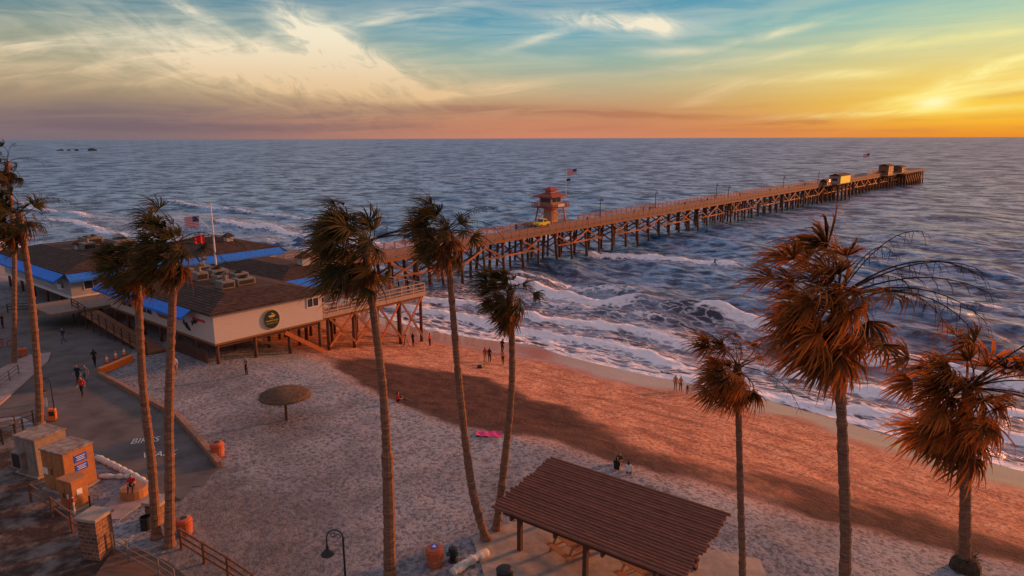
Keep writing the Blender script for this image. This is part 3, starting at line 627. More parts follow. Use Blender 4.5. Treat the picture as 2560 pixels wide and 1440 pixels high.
# pier lamps
def pier_lamp():
    t=thing('pier_lamp','','lamp',(0,0,0),ANG,'lamps along the pier')
    MB().tube([(0,0,0),(0,0,.5),(0,0,4.0),(.15,0,4.5),(.5,0,4.7),(.85,0,4.5),(.9,0,4.25)],[.14,.10,.08,.07,.07,.06,.05],7).build('pole',MT['dark'],t)
    MB().lathe(.9,0,[(.05,4.3),(.12,4.15),(.38,3.9),(.38,3.86),(.02,3.88)],12).build('lamp_shade',MT['dark'],t)
    return t
pl0=pier_lamp()
lab=['pier lamp nearest the restaurant terrace','pier lamp, first one seaward of the lifeguard tower','pier lamp, second one seaward of the lifeguard tower','pier lamp, third seaward of the lifeguard tower, left of a close pair','pier lamp, fourth seaward of the tower, right of a close pair','pier lamp, fifth one seaward of the lifeguard tower','pier lamp, last before the pale hut on the pier']
for i,(u,q) in enumerate([(1165,31),(1500,31.1),(1638,31.1),(1790,31.1),(1820,25),(1958,31.1),(2045,31.1)]):
    o=pl0 if i==0 else copy_tree(pl0); o.location=L(pier_p(u,q),q,DZ); o['label']=lab[i]
# ---------------------------------------------------------------- restaurants
def win(parent,x0,x1,y0,y1,z0,z1,axis):
    f=MB()
    if axis=='y':  # wall plane constant y, facing -y
        for (a,b,c,d) in ((x0-.08,x1+.08,z0-.08,z0),(x0-.08,x1+.08,z1,z1+.08),(x0-.08,x0,z0,z1),(x1,x1+.08,z0,z1),((x0+x1)/2-.03,(x0+x1)/2+.03,z0,z1)): f.box(a,b,y0-.07,y0-.002,c,d)
        w=f.build('window',MT['white'],parent); MB().box(x0,x1,y0-.03,y0-.003,z0,z1).build('pane',MT['glass'],w)
    else:
        for (a,b,c,d) in ((y0-.08,y1+.08,z0-.08,z0),(y0-.08,y1+.08,z1,z1+.08),(y0-.08,y0,z0,z1),(y1,y1+.08,z0,z1),((y0+y1)/2-.03,(y0+y1)/2+.03,z0,z1)): f.box(x0-.07,x0-.002,a,b,c,d)
        w=f.build('window',MT['white'],parent); MB().box(x0-.03,x0-.003,y0,y1,z0,z1).build('pane',MT['glass'],w)
def awn_p(parent,x,y0,y1,z,out=1.3,drop=.7,s=-1):   # along y, projecting s*x
    MB().add([(x,y0,z),(x,y1,z),(x+s*out,y1,z-drop),(x+s*out,y0,z-drop),(x,y0,z-.06),(x,y1,z-.06),(x+s*out,y1,z-drop-.25),(x+s*out,y0,z-drop-.25)],[(0,1,2,3),(7,6,5,4),(3,2,6,7),(0,3,7,4),(1,5,6,2)]).build('awning',MT['blue'],parent)
def awn_q(parent,y,x0,x1,z,out=1.3,drop=.7,s=-1):
    MB().add([(x0,y,z),(x1,y,z),(x1,y+s*out,z-drop),(x0,y+s*out,z-drop),(x0,y,z-.06),(x1,y,z-.06),(x1,y+s*out,z-drop-.25),(x0,y+s*out,z-drop-.25)],[(0,1,2,3),(7,6,5,4),(3,2,6,7),(0,3,7,4),(1,5,6,2)]).build('awning',MT['blue'],parent)
def cupola(parent,x,y,z,s=1.):
    MB().box(x-.55*s,x+.55*s,y-.55*s,y+.55*s,z-.6,z+.8*s).build('cupola',MT['wall_grey'],parent)
    hip(MB(),x-.8*s,x+.8*s,y-.8*s,y+.8*s,z+.8*s+.01,.7*s,.6*s,.06).build('cupola_cap',MT['shingle'],parent)
rs=thing('restaurant','cream seaside restaurant on posts with brown shingle roof and round sign','building',L(0,0,0),ANG)
ZB,ZE=6.7,9.6
RH=.95
wl=MB(); wl.box(0,12,0,24,ZB,ZE); wl.box(12.003,21,9,24,ZB,ZE-.1); wo=wl.build('wall',MT['wall'],rs)
m=MB(); m.box(-.06,12.06,-.06,-.004,ZB-.12,ZB+.06); m.box(-.06,-.004,-.004,24,ZB-.12,ZB+.06); m.box(12.004,12.06,-.004,9,ZB-.12,ZB+.06); m.build('skirting',MT['wood'],rs)
roof=hip(MB(),-.6,12.5,-.6,24.5,ZE+.01,3.6,RH,.2).build('roof',MT['shingle'],rs)
hip(MB(),12.55,21.6,8.4,24.5,ZE-.1,3.4,RH-.1,.2).build('roof',MT['shingle'],rs)
awn_p(rs,-.62,3,24.4,ZE+.12,1.0,.6); awn_q(rs,8.38,12.8,21.4,ZE+.05,1.5,.7); awn_p(rs,21.62,8.6,24,ZE+.05,1.2,.7,1)
win(wo,10.2,11.5,0,0,8.4,9.25,'y'); 
win(wo,0,0,9,10.6,7.6,8.6,'x'); win(wo,0,0,13,15.6,7.5,8.6,'x'); win(wo,0,0,18,20.6,7.5,8.6,'x')
for x in (13,15.5,18): win(wo,x,x+1.8,9,9,7.6,8.9,'y')
cupola(roof,18,12,ZE+RH+.05); 
for i,x in enumerate((.3,4.2,8.0,11.7)):
    for j,y in enumerate((.3,4.2,8.2,12.2,16.2,20.2,23.6)):
        if j>4 and i>1: continue
        z=float(gnp(x,y))-.5; MB().tube([(x,y,z),(x,y,ZB)],.17,8).build('post',MT['pile'],rs,True)
MB().bar((7.2,-.35,ZB-.3),(11.6,-.5,float(gnp(11.6,-.5))+.1),.1,.42).build('brace',MT['redwood'],rs); MB().bar((4.4,.35,ZB-.4),(7.8,.35,4.3),.1,.25).build('brace',MT['wood'],rs)
MB().box(.3,11.8,.2,.5,ZB-.45,ZB-.16).build('floor_beam',MT['wood_dark'],rs); MB().box(.2,.5,.6,23.8,ZB-.45,ZB-.16).build('floor_beam',MT['wood_dark'],rs)
def ellipse_disc(x,z,rx,rz,y0,y1,n=28): 
    return MB().prism([(x+rx*math.cos(2*math.pi*k/n),z+rz*math.sin(2*math.pi*k/n)) for k in range(n)],y0,y1)
s0=ellipse_disc(5.95,8.0,.92,1.0,-.12,-.005).build('round_sign',MT['gold'],rs)
s1=ellipse_disc(5.95,8.0,.86,.94,-.15,-.121).build('sign_face',mk('sign_green',(.012,.03,.028),var=.2,bump=0),s0)
text_obj('lettering',"FISHERMAN'S",.235,MT['gold'],s0,(5.95,-.155,7.86),(R(90),0,0),.004); text_obj('lettering',"RESTAURANT & BAR",.135,MT['gold'],s0,(5.95,-.155,7.6),(R(90),0,0),.004); text_obj('lettering',"THE",.12,MT['gold'],s0,(5.95,-.155,8.08),(R(90),0,0),.004)
m=MB(); m.prism([(5.55,8.42),(6.4,8.42),(6.2,8.22),(5.7,8.22)],-.165,-.152); m.prism([(5.93,8.45),(5.96,8.45),(5.96,8.72),(5.93,8.72)],-.165,-.152); m.prism([(6.0,8.47),(6.25,8.47),(6.0,8.68)],-.165,-.152); m.build('boat_emblem',MT['gold'],s0)
def fish(y,z,l,parent,mat,rot=0):
    pts=[(-.5,0),(-.42,.05),(-.2,.13),(.05,.16),(.12,.27),(.2,.14),(.4,.04),(.55,.2),(.5,0),(.55,-.2),(.4,-.04),(.1,-.12),(-.2,-.1),(-.42,-.03)]
    c,s=math.cos(rot),math.sin(rot); P=[(a*c-b_*s,a*s+b_*c) for a,b_ in pts]; n=len(P)
    vs=[(-.10,y+a*l,z+b_*l) for a,b_ in P]+[(-.02,y+a*l,z+b_*l) for a,b_ in P]
    MB().add(vs,[tuple(range(n)),tuple(range(n,2*n))[::-1]]+[(i,i+n,(i+1)%n+n,(i+1)%n) for i in range(n)]).build('fish_relief',mat,parent)
fish(5.3,7.6,1.5,rs,MT['dark'],.5); fish(3.6,8.3,1.2,rs,MT['dark'],-.3)
m=MB(); m.add([(-.12,11.2,7.6),(-.12,8.3,7.6),(-.12,7.9,8.1),(-.12,11.8,8.0),(-.02,11.2,7.6),(-.02,8.3,7.6),(-.02,7.9,8.1),(-.02,11.8,8.0)],[(0,1,2,3),(7,6,5,4),(0,4,5,1),(1,5,6,2),(2,6,7,3),(3,7,4,0)]); m.build('boat_relief',MT['wood'],rs)
m=MB(); m.add([(-.1,9.3,8.1),(-.1,10.4,8.1),(-.1,10.1,8.75),(-.1,9.6,8.75)],[(0,1,2,3)]); m.build('net_relief',MT['gold'],rs)
s=MB().box(-.06,-.005,1.6,4.0,8.55,8.75).build('small_sign',MT['red'],rs)
# terrace of the restaurant
te=thing('terrace','raised wooden dining terrace with pale railing beside the cream restaurant','terrace',L(0,0,0),ANG)
TZ=7.25
MB().box(12.1,27,0.2,9.5,TZ-.25,TZ).box(21.05,27,9.52,15,TZ-.25,TZ-.003).build('deck',MT['deck'],te); MB().box(12.1,27.1,.05,.19,TZ-.45,TZ+.02).build('fascia',MT['railwhite'],te); MB().box(27.003,27.15,.05,15,TZ-.45,TZ+.02).build('fascia',MT['railwhite'],te)
railing(.3,12.3,27,TZ,None,1.8,1.0,2).build('railing',MT['railwhite'],te)
m=MB()
for y in np.arange(.3,15,1.8): m.box(26.9,27,y-.05,y+.05,TZ,TZ+1)
m.box(26.85,27.05,.3,15,TZ+1.005,TZ+1.06)
for z in (.2,.6): m.box(26.99,27.02,.3,15,TZ+z,TZ+z+.1)
m.build('railing',MT['railwhite'],te)
for x in (13,16.4,19.8,23.2,26.6):
    for y in (.6,4.8,9.0):
        z=float(gnp(x,y))-.6; MB().tube([(x,y,z),(x,y,TZ-.25)],.2,8).build('post',MT['pile'],te,True)
for x in (13,16.4,19.8,23.2):
    z=float(gnp(x+2,0))
    MB().bar((x,.35,TZ-.6),(x+3.4,.35,z+.5),.09,.26).build('brace',MT['wood'],te); MB().bar((x+3.4,.4,TZ-.6),(x,.4,z+.7),.09,.26).build('brace',MT['redwood'],te)
MB().box(12.3,26.9,.4,.75,TZ-.85,TZ-.56).build('floor_beam',MT['wood'],te)
# terrace furniture
def dtable():
    t=thing('dining_table','','table',(0,0,0),ANG,'tables on the terrace')
    MB().lathe(0,0,[(.5,.72),(.52,.74),(.52,.76),(.01,.765)],18).build('tabletop',MT['wood_dark'],t); MB().lathe(0,0,[(.28,0),(.26,.04),(.05,.07),(.04,.72)],10).build('pedestal',MT['dark'],t); return t
def dchair():
    t=thing('terrace_chair','','chair',(0,0,0),ANG,'white chairs on the terrace')
    MB().box(-.24,.24,-.24,.24,.42,.46).build('seat',MT['white'],t); MB().box(-.24,.24,.2,.24,.5,.9).build('backrest',MT['white'],t)
    for sx in (-.21,.21):
        for sy in (-.2,.22): MB().bar((sx,sy,0),(sx,sy,.9 if sy>0 else .42),.04).build('leg',MT['white'],t)
    return t
t0=dtable(); c0=dchair()
for i,((x,y),lb) in enumerate(zip([(14.5,1.8),(17.6,2.0),(20.8,1.7),(24.2,2.0)],['dining table nearest the restaurant wall on the terrace','second dining table along the terrace railing','third dining table along the terrace railing','dining table at the seaward corner of the terrace'])):
    o=t0 if i==0 else copy_tree(t0); o.location=L(x,y,TZ); o['label']=lb
for i,((x,y,r),lb) in enumerate(zip([(13.5,1.5,90),(15.4,1.5,-90),(13.2,3.0,40),(16.7,1.8,90)],['white terrace chair closest to the restaurant wall, by the railing','white terrace chair on the seaward side of the first dining table','white terrace chair set back behind the first dining table','white terrace chair beside the second dining table'])):
    o=c0 if i==0 else copy_tree(c0); o.location=L(x,y,TZ); o.rotation_euler.z=ANG+R(r); o['label']=lb
# left restaurant
lr=thing('restaurant','long grey restaurant with blue awnings left of the pier entrance','building',L(0,33,0),ANG)
wl=MB(); wl.box(-1,14,0,26,ZB,ZE); wl.box(14.003,27,0,15,ZB,ZE); wo=wl.build('wall',MT['wall_grey'],lr)
roof=hip(MB(),-1.7,14.5,-.6,26.6,ZE+.01,4.6,RH+.1,.2).build('roof',MT['shingle'],lr); r2=hip(MB(),14.55,27.6,-.6,15.6,ZE-.05,4.2,RH,.2).build('roof',MT['shingle'],lr)
awn_p(lr,-1.72,-.4,26.4,ZE+.1,1.2,.7); awn_q(lr,-.62,-1.6,14.4,ZE+.1,1.1,.65); awn_q(lr,-.62,14.7,27.4,ZE+.05,1.3,.7); awn_p(lr,27.62,-.4,15.4,ZE+.05,1.3,.7,1)
for y in (2,6,11,15.5,20): win(wo,-1,-1,y,y+2.4,7.5,8.7,'x')
for x in (.5,4.5,8.5,15.5,18.5,21.5,24): win(wo,x,x+2.0,0,0,7.5,8.7,'y')
MB().box(-1.06,-1.003,3.2,4.6,7.2,7.9).build('small_sign',MT['whitecloth'],lr)
m=MB(); m.box(-1.06,14.1,-.06,-.004,ZB-.25,ZB+.12); m.box(-1.06,-1.004,-.004,26,ZB-.25,ZB+.12); m.build('skirting',MT['white'],lr)
for x in (-.7,4,9,13.6):
    for y in (.4,5,10,15,20,25.5): MB().tube([(x,y,float(gnp(x,y+33))-.5),(x,y,ZB)],.17,8).build('post',MT['pile'],lr,True)
for x in (18,22,26.6):
    for y in (.4,7,14.6): MB().tube([(x,y,float(gnp(x,y+33))-.5),(x,y,ZB)],.17,8).build('post',MT['pile'],lr,True)
cupola(roof,4.5,12,ZE+RH+.25,.9); cupola(roof,8,17,ZE+RH+.25,.9); cupola(r2,22,4.3,ZE+RH+.1,.9)
tr=thing('terrace','seaward dining terrace with parasols behind the grey restaurant','terrace',L(27,33,0),ANG)
MB().box(.8,9,-1,11,TZ-.25,TZ).build('deck',MT['deck'],tr); railing(-.9,.9,9,TZ,None,1.8,1.0,2).build('railing',MT['railwhite'],tr)
for x in (1.5,5,8.6):
    for y in (-.5,5,10.5): MB().tube([(x,y,float(gnp(x+27,y+33))-.6),(x,y,TZ-.25)],.18,8).build('post',MT['pile'],tr,True)
def parasol(loc,label,s=1.):
    t=thing('parasol',label,'parasol',loc,0,'blue parasols on the seaward terrace')
    MB().tube([(0,0,0),(0,0,2.6)],.03,6).build('pole',MT['grey'],t)
    MB().lathe(0,0,[(1.35*s,2.02),(1.37*s,2.06),(.7*s,2.36),(.02,2.62)],8).build('canopy',MT['canvas'],t)
for (p,q,lb) in ((34.3,34,'navy parasol at the seaward corner of the far terrace'),(31.5,33.6,'navy parasol in the middle of the far terrace'),(29,35.5,'navy parasol closest to the grey restaurant on the far terrace'),(34.5,38,'navy parasol furthest left on the far terrace')): parasol(L(p,q,TZ),lb,.85)
# hvac
def hvac(p,q,z,sx,sy,sz,label,kind=0):
    t=thing('rooftop_unit',label,'ventilation unit',L(p,q,z),ANG,'ventilation units on the restaurant roofs')
    MB().box(-sx/2,sx/2,-sy/2,sy/2,0,sz).build('housing',MT['grey'],t,bevel=.04)
    MB().box(-sx/2*.8,sx/2*.8,-sy/2-.025,-sy/2-.004,sz*.2,sz*.75).build('grille',MT['dark'],t)
    if kind==0:
        m=MB(); r=min(sx,sy)*.36; m.lathe(0,0,[(r,sz+.002),(r,sz+.16),(r*.85,sz+.16),(r*.85,sz+.05),(.01,sz+.05)],16); m.build('fan_cowl',MT['dark'],t)
    else:
        m=MB(); m.tube([(0,0,sz),(0,0,sz+.5),(.15,0,sz+.75),(.5,0,sz+.8)],[.22,.22,.24,.27],10); m.build('exhaust_duct',MT['grey'],t)
ZT=ZE+RH+.22
for a in ((4.2,5.2,1.4,1.4,.8,'squat ventilation unit nearest the front hip of the cream roof',1),(6.4,5.6,2.0,1.4,.7,'long ventilation unit behind the round sign wall on the cream roof',0),(5.2,8.2,1.3,1.3,.9,'tall ventilation unit in the middle of the cream roof',0),(7.6,8.6,1.6,1.3,.7,'low ventilation unit on the seaward side of the cream roof',0),(4.6,11.4,1.3,1.5,.9,'ventilation unit with bent duct in the second row on the cream roof',1),(6.9,12,1.8,1.5,.8,'wide ventilation unit in the second row on the cream roof',0),(4.8,15.0,1.4,1.3,.8,'ventilation unit near the pier side of the cream roof',0),(7.3,16,1.2,1.2,.7,'small ventilation unit furthest back on the cream roof',1)):
    hvac(a[0],a[1],ZT,*a[2:6],a[6])
ZL=ZE+RH+.32
for a in ((6,38.5,2.0,1.8,1.0,'ventilation unit at the near end of the grey roof',0),(8.5,41.5,2.6,3.6,1.3,'large grey ventilation unit on the grey roof',0),(5.0,43.5,1.6,1.6,1.0,'ventilation unit with bent duct on the grey roof',1),(7,48,2.4,2.6,1.2,'ventilation unit at the left end of the grey roof',0)):
    hvac(a[0],a[1],ZL,*a[2:6],a[6])
# flagpole between the restaurants
fp=thing('flagpole','tall white flagpole with a yardarm standing between the two restaurants','flagpole',L(15,28,DZ),0)
MB().tube([(0,0,0),(0,0,5),(0,0,10.4)],[.14,.12,.08],8).build('pole',MT['white'],fp); MB().tube([(-4.6,0,6.2),(1.2,0,6.6)],[.05,.06],6).build('yardarm',MT['white'],fp); MB().tube([(0,0,6.6),(-2.0,0,8.7)],[.05,.04],6).build('gaff',MT['white'],fp)
MB().lathe(0,0,[(.02,10.38),(.12,10.46),(.12,10.54),(.02,10.6)],8).build('finial',MT['gold'],fp)
B=L(15,28,DZ); flag(B+Vector((-1.7,0,8.8)),2.1,1.4,'stars and stripes flag flying from the flagpole between the restaurants',R(-6)); flag(B+Vector((-1.2,0,6.3)),1.4,1.1,'plain red flag hanging below the striped flag between the restaurants',R(35),False)
# ramp & fence beside cream restaurant
rm=thing('boardwalk_ramp','wooden boardwalk ramp with railing along the front of the cream restaurant','ramp',L(0,0,0),ANG)
MB().add([(-3.0,8,5.0),(-1.2,8,5.0),(-1.2,27,6.75),(-3.0,27,6.75),(-3.0,8,4.8),(-1.2,8,4.8),(-1.2,27,6.5),(-3.0,27,6.5)],[(0,1,2,3),(7,6,5,4),(0,4,5,1),(1,5,6,2),(2,6,7,3),(3,7,4,0)]).build('walkway',MT['wood'],rm)
m=MB()
for y in np.arange(8,27.1,1.9):
    z=5+(y-8)/19*1.75; m.box(-3.06,-2.96,y-.05,y+.05,float(gnp(-3,y))-.2,z+1.05)
for k in (.35,.7,1.05): m.bar((-3.0,8,5+k),(-3.0,27,6.75+k),.06,.09)
m.build('railing',MT['wood_dark'],rm)
m=MB()
for y in np.arange(1,9,.35): m.box(-.4,-.36,y,y+.28,float(gnp(0,y))-.1,6.0+.1*math.sin(y*7))
tag(m.build('plank_fence',MT['wood_dark'],None,loc=L(0,0,0),rz=ANG),'dark plank fence screening the space under the cream restaurant','fence')
# ---------------------------------------------------------------- palms
WIND=Vector((-.88,-.40,0))
def palm(pts,r0,r1,s,seed,label,nf=58,stalks=4,skirt=14,boot=None,leaf='frond',wind=1.):
    rd=random.Random(seed); pts=[Vector(p) for p in pts]   # base -> top
    base=pts[0]; t=thing('palm_tree',label,'palm tree',base,0,'wind-blown palm trees')
    cum=[0]
    for a,b in zip(pts,pts[1:]): cum.append(cum[-1]+(b-a).length)
    n=int(cum[-1]/.22); P=[];Rr=[]
    def cr(x):
        i=max(k for k in range(len(cum)-1) if cum[k]<=x+1e-6); u=(x-cum[i])/(cum[i+1]-cum[i])
        p0=pts[max(i-1,0)];p1=pts[i];p2=pts[i+1];p3=pts[min(i+2,len(pts)-1)]
        return .5*((2*p1)+(p2-p0)*u+(2*p0-5*p1+4*p2-p3)*u*u+(3*p1-p0-3*p2+p3)*u**3)
    for k in range(n+1):
        x=cum[-1]*k/n; f=k/n; P.append(cr(min(x,cum[-1]-1e-4))-base)
        rr=r0+(r1-r0)*f; 
        if f<.06: rr*=1+.5*(1-f/.06)**2
        if boot and f<boot: rr*=1.25
        if f>.93: rr*=1+.5*(f-.93)/.07
        Rr.append(rr*(1+.08*rd.uniform(-1,1)+(.06 if k%2 else -.06)))
    MB().tube(P,Rr,10).build('trunk',MT['bark'],t,False)
    C=P[-1]
    def frond(mb,tone,d,Lp,Ll,nl,wf,gf,stiff,tb):
        pos=C+Vector((rd.uniform(-.1,.1),rd.uniform(-.1,.1),rd.uniform(-.6,.25)))*s; step=Lp/5; pp=[pos.copy()]
        for k in range(5):
            d=(d+WIND*wf*(.5+.25*k)+Vector((0,0,-gf*(.4+.3*k)))).normalized(); pos=pos+d*step; pp.append(pos.copy())
        sd_=d.cross(Vector((0,0,1)))
        if sd_.length<.05: sd_=Vector((1,0,0))
        sd_=(Matrix.Rotation(rd.uniform(-1.2,1.2),3,d)@sd_.normalized()); nn=sd_.cross(d)
        for k in range(5):
            w=.028*s*(1.3-k*.12); mb.add([pp[k]-sd_*w,pp[k]+sd_*w,pp[k+1]+sd_*w*.9,pp[k+1]-sd_*w*.9],[(0,1,2,3)]); tone.append(tb*.8)
        spread=rd.uniform(50,95)
        for j in range(nl):
            if rd.random()<.04: continue
            al=R(-spread+2*spread*j/(nl-1)+rd.uniform(-4,4)); ld=(d*math.cos(al)+sd_*math.sin(al)+nn*(.29*abs(math.sin(al))+rd.uniform(-.11,.11))).normalized()
            long_=rd.random()<.07
            ll=Ll*(.74+.26*math.cos(al))*(rd.uniform(1.15,1.45) if long_ else rd.uniform(.72,1.14)); wv=ld.cross(nn); wv=wv.normalized() if wv.length>.01 else sd_
            w0=.012*s; W1_=Ll*.40*R(2*74/(nl-1))*(.36 if long_ else .54); q0=pp[5]; dd=ld
            q=[q0]; lens=[.40,.24,.2,.16]
            for k,fr in enumerate(lens):
                if k>0: dd=(dd+WIND*stiff*(.35+.28*k)*rd.uniform(.5,1.4)+Vector((0,0,-.24*k*rd.uniform(.3,1.45)))+Vector((rd.uniform(-.11,.11),rd.uniform(-.11,.11),0))).normalized()
                q.append(q[-1]+dd*ll*fr)
            ws=[w0,W1_,W1_*.75,W1_*.42,.002]; tt=min(1,max(0,tb+rd.uniform(-.22,.22)))
            for k in range(4):
                mb.add([q[k]-wv*ws[k],q[k]+wv*ws[k],q[k+1]+wv*ws[k+1],q[k+1]-wv*ws[k+1]],[(0,1,2,3)]); tone.append(tt+.16*k)
    def make(mb,tone,name,mat):
        o=mb.build(name,mat,t); at=o.data.attributes.new('tone','FLOAT','FACE'); at.data.foreach_set('value',[min(1,x) for x in tone]); return o
    mb=MB(); tone=[]
    for i in range(nf):
        f=i/nf; el=R(86-142*f**.95+rd.uniform(-20,20)); az=i*2.39996+rd.uniform(-.7,.7)
        d=Vector((math.cos(el)*math.cos(az),math.cos(el)*math.sin(az),math.sin(el)))
        frond(mb,tone,d,s*rd.uniform(.6,1.6)*(1.18-.12*f),s*rd.uniform(.95,1.4),22,wind*rd.uniform(.12,.42),.05+.15*f,wind*rd.uniform(.35,.85),rd.uniform(.0,.6)*(.5+.6*f))
    make(mb,tone,'crown',MT[leaf])
    if skirt:
        mb=MB(); tone=[]
        for i in range(skirt):
            el=R(rd.uniform(-86,-45)); az=rd.uniform(0,6.28); d=Vector((math.cos(el)*math.cos(az),math.cos(el)*math.sin(az),math.sin(el)))
            frond(mb,tone,d,s*rd.uniform(.7,1.5),s*rd.uniform(.9,1.35),15,.07,.25,.25,rd.uniform(.0,.7))
        make(mb,tone,'dead_fronds',MT['deadfrond'])
    if stalks:
        m=MB()
        for i in range(stalks):
            d=Vector((rd.uniform(.5,1),rd.uniform(-.5,.5),rd.uniform(.0,.9))).normalized(); p=C.copy(); pp=[p.copy()]
            g_=rd.uniform(.06,.13)
            for k in range(11):
                d=(d+Vector((0,0,-g_*(.4+.15*k)))).normalized(); p=p+d*.31*s; pp.append(p.copy())
            m.tube(pp,[.026*s*(1-.06*k) for k in range(12)],4)
            for k in range(5,12):
                for b in range(2):
                    e=(d+Vector((rd.uniform(-1,1),rd.uniform(-1,1),rd.uniform(-1.2,.1)))).normalized(); m.tube([pp[k],pp[k]+e*.2*s,pp[k]+e*.3*s+Vector((0,0,-.12*s))],[.009*s,.007*s,.004*s],3)
        m.build('flower_stalks',MT['deadfrond'],t)
    return t
def trunk(pix,Yd=None,ground=True):
    if Yd is None:
        b=G(*pix[0]); return [b]+[PY(u,v,b.y) for u,v in pix[1:]]
    l=[PY(u,v,Yd) for u,v in pix]; b=l[0].copy(); b.z=gz(b.x,b.y)-.1; return [b]+l
palm(trunk([(35,910),(36,760),(34,600),(18,405)]),.22,.17,.95,1,'palm cropped at the left edge with its crown highest, furthest behind',38,2,skirt=10)
palm(trunk([(100,1060),(95,940),(78,740),(48,530)]),.27,.18,1.08,2,'palm at the left behind the utility cabinets, leaning left',48,3,skirt=10)
palm(trunk([(392,1345),(378,1150),(356,950),(342,655)]),.24,.16,.86,3,'left palm of the pair in front of the cream restaurant, slimmer crown',44,2,skirt=10)
palm(trunk([(424,1365),(424,1200),(423,1000),(436,612)]),.26,.17,.98,4,'right palm of the pair in front of the cream restaurant, fuller crown',52,3,skirt=10)
palm(trunk([(975,1430),(970,1200),(958,980),(934,780),(912,605)],29.3),.24,.155,1.10,5,'tall palm just right of the terrace, its big crown blown left',60,4,boot=.42,skirt=12)
palm(trunk([(1215,1350),(1180,1220),(1152,1000),(1132,780),(1116,575)]),.22,.14,.92,6,'palm with a bent foot left of the picnic shelter, crown over the pier',48,4,skirt=10)
palm(trunk([(1240,1325),(1262,1150),(1280,950),(1276,725)]),.22,.14,.88,7,'shorter palm behind the bent palm, crown below the pier deck',46,1,skirt=13)
palm(trunk([(1856,1430),(1850,1200),(1844,915)],27.5),.17,.12,.88,8,'slender palm at the right end of the shelter, smallest crown',46,2,leaf='frondlit',skirt=11)
palm(trunk([(2112,1430),(2108,1150),(2100,960),(2092,745)],22.2),.22,.16,1.26,9,'tall palm right of the shelter with the largest ragged crown',58,9,skirt=15,leaf='frondlit')
palm(trunk([(2412,1425),(2414,1200),(2420,970)]),.30,.2,1.68,10,'low stout palm at the right edge glowing in the sunset',54,9,skirt=13,leaf='frondlit')
cbase=G(2412,1425); m=MB(); rd=random.Random(4)
for i in range(160):
    a=rd.uniform(0,6.28); r=rd.uniform(.2,.5); z=rd.uniform(0,.75); m.add([(r*math.cos(a),r*math.sin(a),z),(r*math.cos(a+.2),r*math.sin(a+.2),z),((r+.3)*math.cos(a+.1),(r+.3)*math.sin(a+.1),z+rd.uniform(.1,.4))],[(0,1,2)])
m.lathe(0,0,[(.75,-.1),(.7,.4),(.45,.7),(.2,.75)],12); tag(m.build('shrub',MT['bush'],None,loc=cbase),'dark dry fibrous clump around the foot of the rightmost palm','plant')
# ---------------------------------------------------------------- picnic shelter
sc=(PZ(1215,1258,7.35)+PZ(1838,1310,7.35))/2; SP=PQ(sc.x,sc.y)
sh=thing('picnic_shelter','open picnic shelter roofed with long brown poles on the sand','shelter',L(SP[0],SP[1],0),ANG+R(3))
LX,LY=5.4,10.4
m=MB(); nsl=25
for i in range(nsl):
    x=-LX/2+LX*i/(nsl-1); z=7.25+.55*i/(nsl-1)+random.uniform(-.012,.012); j=random.uniform(-.12,.12)
    m.tube([(x,-LY/2+j,z),(x,LY/2+j,z)],.084,8)
m.build('roof',mk('shelter_poles',(.22,.08,.05),scale=3,stretch=(8,.6,8),var=.5,rough=.7),sh)
gs=gz(sc.x,sc.y)
for y in (-3.9,-1.3,1.3,3.9): MB().bar((-LX/2-.1,y,6.98),(LX/2+.1,y,7.55),.12,.24).build('rafter',MT['wood_dark'],sh)
for x,z in ((-2.0,6.93),(2.0,7.34)):
    MB().box(x-.12,x+.12,-LY/2+.3,LY/2-.3,z-.33,z-.02).build('beam',MT['wood_dark'],sh)
    for y in (-3.9,0,3.9): MB().box(x-.11,x+.11,y-.11,y+.11,gs-.15,z-.333).build('post',MT['wood_dark'],sh)
def ptable(loc,rz,label):
    t=thing('picnic_table',label,'picnic table',loc,rz,'picnic tables under the shelter')
    for j in range(5): MB().box(-.95,.95,-.38+j*.155,-.24+j*.155,.72,.765).build('table_plank',MT['picnic'],t)
    for y in (-.78,.78): MB().box(-.95,.95,y-.14,y+.14,.42,.465).build('bench',MT['picnic'],t)
    for x in (-.65,.65):
        MB().bar((x,-.3,.72),(x,-.75,0),.07,.12).build('leg',MT['picnic'],t); MB().bar((x+.075,.3,.72),(x+.075,.75,0),.07,.12).build('leg',MT['picnic'],t)
        MB().box(x-.12,x-.04,-.85,.85,.33,.415).build('crossbar',MT['picnic'],t)
ptable(G(1425,1385,.04),ANG+R(75),'picnic table at the left under the shelter'); ptable(G(1600,1455,.04),ANG+R(80),'picnic table at the right under the shelter')
# thatched umbrella
ub=G(717,1050); th=thing('thatched_umbrella','round thatched beach umbrella on a single post in the sand','umbrella',ub)
MB().tube([(0,0,-.3),(0,0,2.2)],.11,10).build('post',MT['wood_dark'],th)
prof=[(1.74,1.88),(1.88,1.90),(1.86,2.06),(1.5,2.24),(1.0,2.38),(.55,2.46),(.2,2.5),(.02,2.51)]
m=MB(); m.lathe(0,0,prof,48); rd=random.Random(9)
for i in range(2200):
    a=rd.uniform(0,6.28); k=rd.random(); r=1.9*math.sqrt(k); z=np.interp(r,[0,.55,1.0,1.5,1.88],[2.52,2.47,2.39,2.25,2.05]); r2=r+rd.uniform(.12,.34); z2=z-.10-(rd.uniform(.05,.38) if r>1.65 else 0)+rd.uniform(-.02,.1)
    w=.022; ca,sa=math.cos(a),math.sin(a); a2=a+rd.uniform(-.12,.12); m.add([(r*ca-w*sa,r*sa+w*ca,z),(r*ca+w*sa,r*sa-w*ca,z),(r2*math.cos(a2),r2*math.sin(a2),z2)],[(0,1,2)])
m.build('canopy',MT['thatch'],th)
